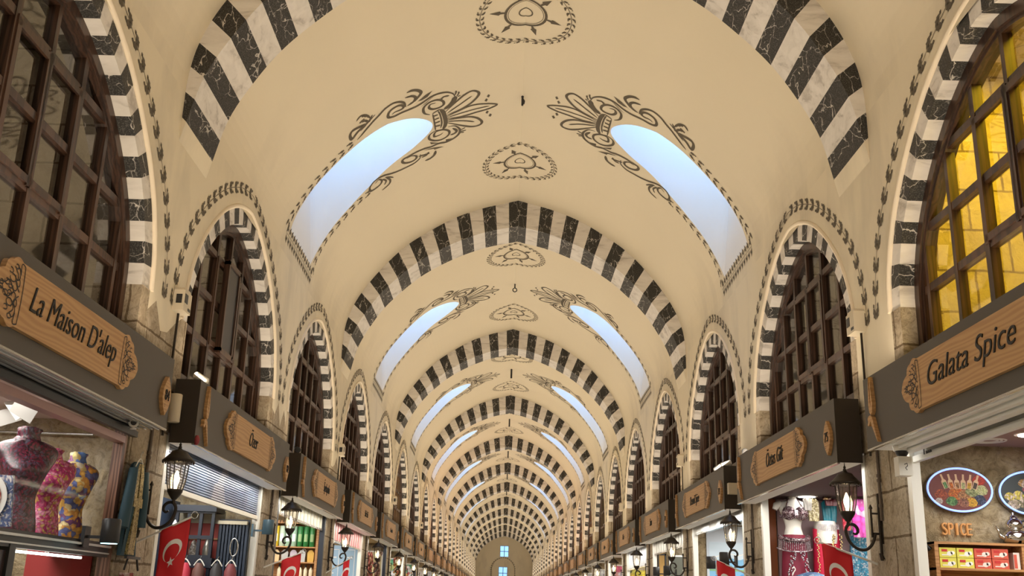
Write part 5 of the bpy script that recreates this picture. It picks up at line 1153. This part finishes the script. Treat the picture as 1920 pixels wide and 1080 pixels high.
for z, rn in ((1.931, 'lower row'), (2.006, 'upper row')):
    for j in range(4):
        put(ty if j < 2 else tr, 3.275 + .132 * j, 7.99, z, '%s tea carton, %s of the top shelf, %s from the left' % ('yellow' if j < 2 else 'red', rn, ['first', 'second', 'third', 'fourth'][j]))
    put(ty, 3.93, 7.99, z, 'yellow tea carton, %s of the shelf right of the divider' % rn)
for j in range(4): put(ty if j % 2 else tr, 3.275 + .132 * j, 7.99, 1.741, '%s tea carton on the second shelf down, %s from the left' % ('yellow' if j % 2 else 'red', ['first', 'second', 'third', 'fourth'][j]))
one('upright_carton', 'upright red and white carton at the end of the top tea row', 'box', 1, lambda mb, T: (mb.box(T(3.775, 7.95, 1.931), T(3.822, 8.04, 2.055), RB), mb.box(T(3.778, 7.947, 1.94), T(3.80, 7.95, 2.04), flat('box_rust', (.62, .10, .06)))), None, (3.80, 8, 1.931))
one('red_banner', 'red lit panel with pale edge at the right of the spice shop', 'banner', 1, lambda mb, T: (mb.box(T(4.02, 7.88, 2.62), T(4.5, 7.90, 2.88), mat('panel_red', (.65, .03, .03), .4)), mb.box(T(4.05, 7.875, 2.66), T(4.5, 7.88, 2.70), M_WPL)), None, (4.25, 7.9, 2.6))
one('pipe', 'black corrugated pipe running down beside the Galata Spice shelf', 'pipe', 1, lambda mb, T: mb.tube([T(3.08, 7.93, 2.72)] + [T(3.10 + .004 * math.sin(z * 3), 7.98, z) for z in (2.5, 2.3, 2.15)] + [T(3.12, 7.99, 2.10), T(3.16, 7.97, 2.06)], .017, M_DARK, 8), None, (3.1, 7.98, 2.06))
bullet_cam((3.33, 8.05, 2.80), (-.3, -1, -.2), 'white camera fixed under the ceiling inside the Galata Spice shop')
one('sticker', 'small square red sticker on the Galata Spice shutter', 'sticker', 1, lambda mb, T: [mb.box(T(3.006, 5.80 - .0 + .012 * a, 2.79 + .014 * b), T(3.010, 5.811 + .012 * a, 2.803 + .014 * b), flat('ink_red', (.55, .03, .03))) for a in range(6) for b in range(5) if (a + b) % 2 == 0 or a in (0, 5)], None, (3.008, 5.83, 2.79))
one('sticker', 'small black printed mark at the lower corner of the Galata Spice shutter', 'sticker', 1, lambda mb, T: ([mb.box(T(3.006, 7.42 + .018 * a, 2.72), T(3.010, 7.43 + .018 * a, 2.735 + .006 * (a % 2)), M_DARK) for a in range(6)], mb.box(T(3.006, 7.55, 2.72), T(3.010, 7.565, 2.79), M_DARK), mb.box(T(3.006, 7.52, 2.77), T(3.010, 7.55, 2.79), M_DARK)), None, (3.008, 7.5, 2.72))

# --- Öztas Gift: belly-dance costumes ---------------------------------------
YO = 12.44
SKIN = flat('mannequin_white', (.74, .70, .64), .4); SEQ = mat('sequin_dark', (.15, .1, .1), .25, .3, build=b_pattern([(.16, .09, .10), (.45, .38, .38), (.07, .03, .04), (.25, .14, .16)], 90)); SIL = mat('sequin_silver', (.6, .55, .55), .2, .5, build=b_pattern([(.75, .68, .68), (.35, .28, .32), (.55, .50, .52), (.2, .12, .15)], 80))
WINE = flat('wine_cloth', (.22, .012, .04), .6); CRIM = flat('crimson_cloth', (.58, .012, .055), .55)
def torso(t, w, h, arm=True):
    m = MB(); pr = catmull([(0, .60, .48), (.10, .52, .42), (.22, .46, .38), (.38, .58, .50), (.50, .72, .58), (.62, .86, .46), (.70, .84, .36), (.76, .40, .30), (.82, .24, .26), (.98, .22, .24)], 4)
    rows = [[((a * w / 2) * math.cos(2 * PI * j / 24), (d * w / 2) * math.sin(2 * PI * j / 24) - (w * .10 * math.exp(-((z - .48) / .09) ** 2) * max(0, math.exp(-((math.cos(2 * PI * j / 24) - .45) / .3) ** 2) + math.exp(-((math.cos(2 * PI * j / 24) + .45) / .3) ** 2)) if math.sin(2 * PI * j / 24) < 0 else 0), z * h) for j in range(24)] for z, a, d in pr]
    m.grid(rows, SKIN, True, True); m.face(rows[-1], SKIN)
    for s in (-1, 1): m.tube([(s * w * .34, 0, h * .68), (s * w * .48, 0, h * .64), (s * w * .53, 0, h * .56)], [w * .12, w * .11, w * .075], SKIN, 12)
    m.build('torso', t)
t = thing('mannequin', 'white headless mannequin in sequinned bra and dark red skirt', 'mannequin', (3.36, YO, 2.42)); torso(t, .40, .56)
m = MB()
for s in (-1, 1):
    c = (s * .075, -.115, .265); m.lathe([(.082, -.01), (.078, .02), (.055, .045), (.015, .058)], c, SEQ, 16, True, 0, Matrix.Rotation(PI / 2, 3, 'X')); m.tube([(s * .10, -.10, .33), (s * .06, -.06, .42), (s * .03, .02, .47)], .006, SEQ, 6)
m.tube([(-.16, -.03, .235), (-.08, -.12, .215), (0, -.13, .225), (.08, -.12, .215), (.16, -.03, .235)], .018, SEQ, 8); m.box((-.02, -.165, .235), (.02, -.135, .30), SIL); m.build('bra', t, 'dark sequinned bra')
m = MB(); rows = [[((.13 + .06 * min(1, z_)) * math.cos(2 * PI * j / 30) * (1 + .04 * math.sin(j * 2.5)), (.10 + .05 * z_) * math.sin(2 * PI * j / 30) * (1 + .04 * math.sin(j * 2.5)), .02 - .95 * z_) for j in range(30)] for z_ in [q / 8 for q in range(9)]]; m.grid(rows, WINE, True, True); m.build('skirt', t, 'plain wine red skirt')
m = MB(); rr = random.Random(5)
m.tube([(.17 * math.cos(a), .12 * math.sin(a), -.0 - .05 * abs(math.sin(a))) for a in [PI + PI * q / 12 for q in range(13)]], .028, SEQ, 8)
for q in range(26):
    a = PI + PI * q / 25; m.tube([(.18 * math.cos(a), .13 * math.sin(a), -.03), (.19 * math.cos(a), .14 * math.sin(a), -.12 - .05 * math.sin(PI * q / 25))], .004, SIL, 4)
m.tube([(.205 * math.cos(a), .15 * math.sin(a), -.13 - .05 * math.sin(q2)) for a, q2 in [(PI + PI * q / 14, PI * q / 14) for q in range(15)]], .010, SIL, 6)
for s in (-1, 1):
    for q in range(60):
        f = q / 60; m.lathe([(.004, -.012), (.014, 0), (.004, .012)], (s * (.05 + .13 * f) + rr.uniform(-.028, .028), -.17 - .03 * f, -.18 - .55 * f), SIL, 5)
m.build('belt', t, 'silver beaded hip belt with hanging strands')
t = thing('costume_dress', 'crimson costume skirt with gold beaded bands on a white form', 'dress', (3.75, YO + .02, 1.45))
m = MB(); rows = [[((.15 + .03 * (1 - z_)) * math.cos(2 * PI * j / 40) * (1 + .05 * math.sin(j * 3)), (.09 + .03 * (1 - z_)) * math.sin(2 * PI * j / 40) * (1 + .06 * math.sin(j * 3)), 1.08 * z_ - (.10 * math.exp(-(math.cos(2 * PI * j / 40) / .6) ** 2) if z_ > .99 else 0)) for j in range(40)] for z_ in [q / 8 for q in range(9)]]; m.grid(rows, CRIM, True, True); m.build('skirt', t)
m = MB(); m.lathe([(.13, .90), (.14, 1.0), (.13, 1.12), (.12, 1.16)], (0, .01, 0), SKIN, 24); m.build('form', t, 'white form')
m = MB(); rr = random.Random(9)
for u0, u1 in ((-.13, -.15), (.06, -.03), (.13, .17), (.04, .10)):
    for q in range(34):
        f = q / 34; m.lathe([(.003, -.010), (.011, 0), (.003, .010)], (u0 + (u1 - u0) * f + rr.uniform(-.014, .014), -.125 - .02 * f, 1.0 - .62 * f), flat('bead_gold', (.62, .45, .20), .25, .6), 5)
for q in range(18): m.tube([(-.12 + .014 * q, -.12, 1.12), (-.12 + .014 * q, -.125, 1.06 - .02 * math.sin(PI * q / 17))], .003, SIL, 4)
m.build('beading', t, 'gold and silver beading')
t = thing('costume_dress', 'turquoise sequinned costume skirt at the right of the Öztas window', 'dress', (4.17, YO + .05, 1.5))
m = MB(); cloth_panel(m, [(1.02, -.13, .13), (.6, -.15, .15), (0, -.18, .18)], .06, mat('turq', (.08, .3, .42), .3, build=b_pattern([(.05, .26, .40), (.10, .36, .52), (.55, .62, .66), (.04, .18, .30)], 60))); m.build('skirt', t); m = MB(); m.lathe([(.11, .98), (.13, 1.08), (.12, 1.16)], (0, -.02, 0), SKIN, 20); m.build('form', t, 'white form')
HAN = [('gold sequinned top hanging beside the mannequin', 3.58, 2.60, 3.0, .07, [(.45, .38, .18), (.25, .2, .08), (.7, .62, .4)], 60, 12.35), ('dark red velvet garment hanging above the crimson costume', 3.78, 2.78, 3.0, .075, [(.12, .015, .018), (.16, .02, .025)], 5, 12.3), ('teal cloth hanging behind the dark red garment', 3.80, 2.60, 2.9, .09, [(.01, .20, .26), (.02, .26, .33)], 6, 12.45),
       ('crimson braided cloth hanging beside the pink veil', 3.95, 2.50, 2.95, .05, [(.60, .02, .06), (.5, .01, .04), (.7, .2, .2)], 40, 12.3), ('magenta shiny veil hanging behind the lantern', 4.08, 2.42, 2.95, .10, [(.62, .07, .38), (.55, .04, .32), (.75, .4, .6)], 12, 12.22), ('white translucent veil hanging beside the mannequin neck', 3.50, 2.72, 3.0, .05, [(.6, .58, .5), (.72, .70, .62)], 8, 12.3), ('brown embroidered waistcoat hanging high in the Öztas shop', 3.70, 2.84, 3.02, .05, [(.30, .14, .04), (.45, .28, .08), (.12, .04, .02)], 50, 12.2), ('bronze patterned cloth hanging next to the white post', 4.30, 2.5, 2.9, .06, [(.35, .16, .06), (.5, .3, .12)], 30, 12.3)]
for nm, x, z0, z1, hw_, cl, sc, yy in HAN:
    z1 = min(z1, 2.88)
    t = thing('hanging_garment', nm, 'garment', (x, yy, z0), 0, 'garments hanging in the Öztas shop')
    m = MB(); cloth_panel(m, [(z1 - z0 - .02, -hw_ * .6, hw_ * .6), ((z1 - z0) * .8, -hw_, hw_), ((z1 - z0) * .4, -hw_ * .9, hw_ * .95), (0, -hw_ * .8, hw_ * .8)], .03, mat('cloth_' + nm.split()[0] + str(int(x * 100)), cl[0], .45, build=b_pattern(cl, sc))); m.build('cloth', t)
    m = MB(); m.tube([(0, -.015, z1 - z0 - .02), (0, -.015, 2.895 - z0)], .003, M_MET, 5); m.build('hook', t)
one('wall_panel', 'orange brown wooden panel at the left of the Öztas window', 'panel', 1, lambda mb, T: mb.box(T(3.05, 12.68, 0), T(3.22, 12.70, 2.88), mat('orange_wood', (.36, .10, .03), .5)), None, (3.1, 12.7, 0))
one('wall_panel', 'pale backing panel behind the Öztas costumes', 'panel', 1, lambda mb, T: mb.box(T(3.24, 12.70, 0), T(4.6, 12.74, 2.88), mat('backing', (.50, .36, .38), .6)), None, (3.9, 12.72, 0))
t = thing('garment', 'blue patterned cloth edge on a white hanger below the costumes', 'garment', (3.38, 11.85, 1.6), 0); m = MB(); m.lathe([(.22, 0), (.24, .2), (.18, .36), (.05, .40)], (0, 0, 0), mat('blue_cloth', (.03, .1, .25), .5, build=b_pattern([(.02, .06, .16), (.03, .14, .30), (.2, .3, .4)], 30)), 18); m.build('cloth', t); m = MB(); m.tube(catmull([(-.22, 0, .36), (-.20, 0, .40), (-.185, 0, .42), (-.195, 0, .445), (-.22, 0, .435)], 4), .006, M_WPL, 6); m.build('hanger', t)

# lofts that are lit behind their lunettes
LOFTS = {(1, 0): ((1.0, .68, .03), 185), (1, 7): ((1.0, .42, .12), 110), (1, 8): ((1.0, .36, .14), 110), (1, 6): ((.95, .9, .3), 30), (1, 12): ((1.0, .40, .03), 110), (-1, 5): ((1.0, .75, .3), 90), (-1, 8): ((1.0, .38, .14), 110), (-1, 10): ((1.0, .36, .16), 110), (-1, 13): ((1.0, .36, .10), 110), (1, 10): ((1, .45, .2), 110),
         (-1, 0): ((1.0, .78, .6), 5), (-1, 1): ((1.0, .72, .5), 5), (1, 1): ((1, .85, .7), 5), (1, 2): ((1, .85, .7), 6), (-1, 2): ((1, .85, .7), 6)}
for (side, i), (c, e) in LOFTS.items():
    light('loft_lamp', (side * 3.9, cen(i), 6.1), 1.0, 3.0, e, c) if i < 4 else light('loft_lamp', (side * 4.3, cen(i) - .8, 4.6), 1.0, 1.6, e, c, (0, side * PI / 2, 0))
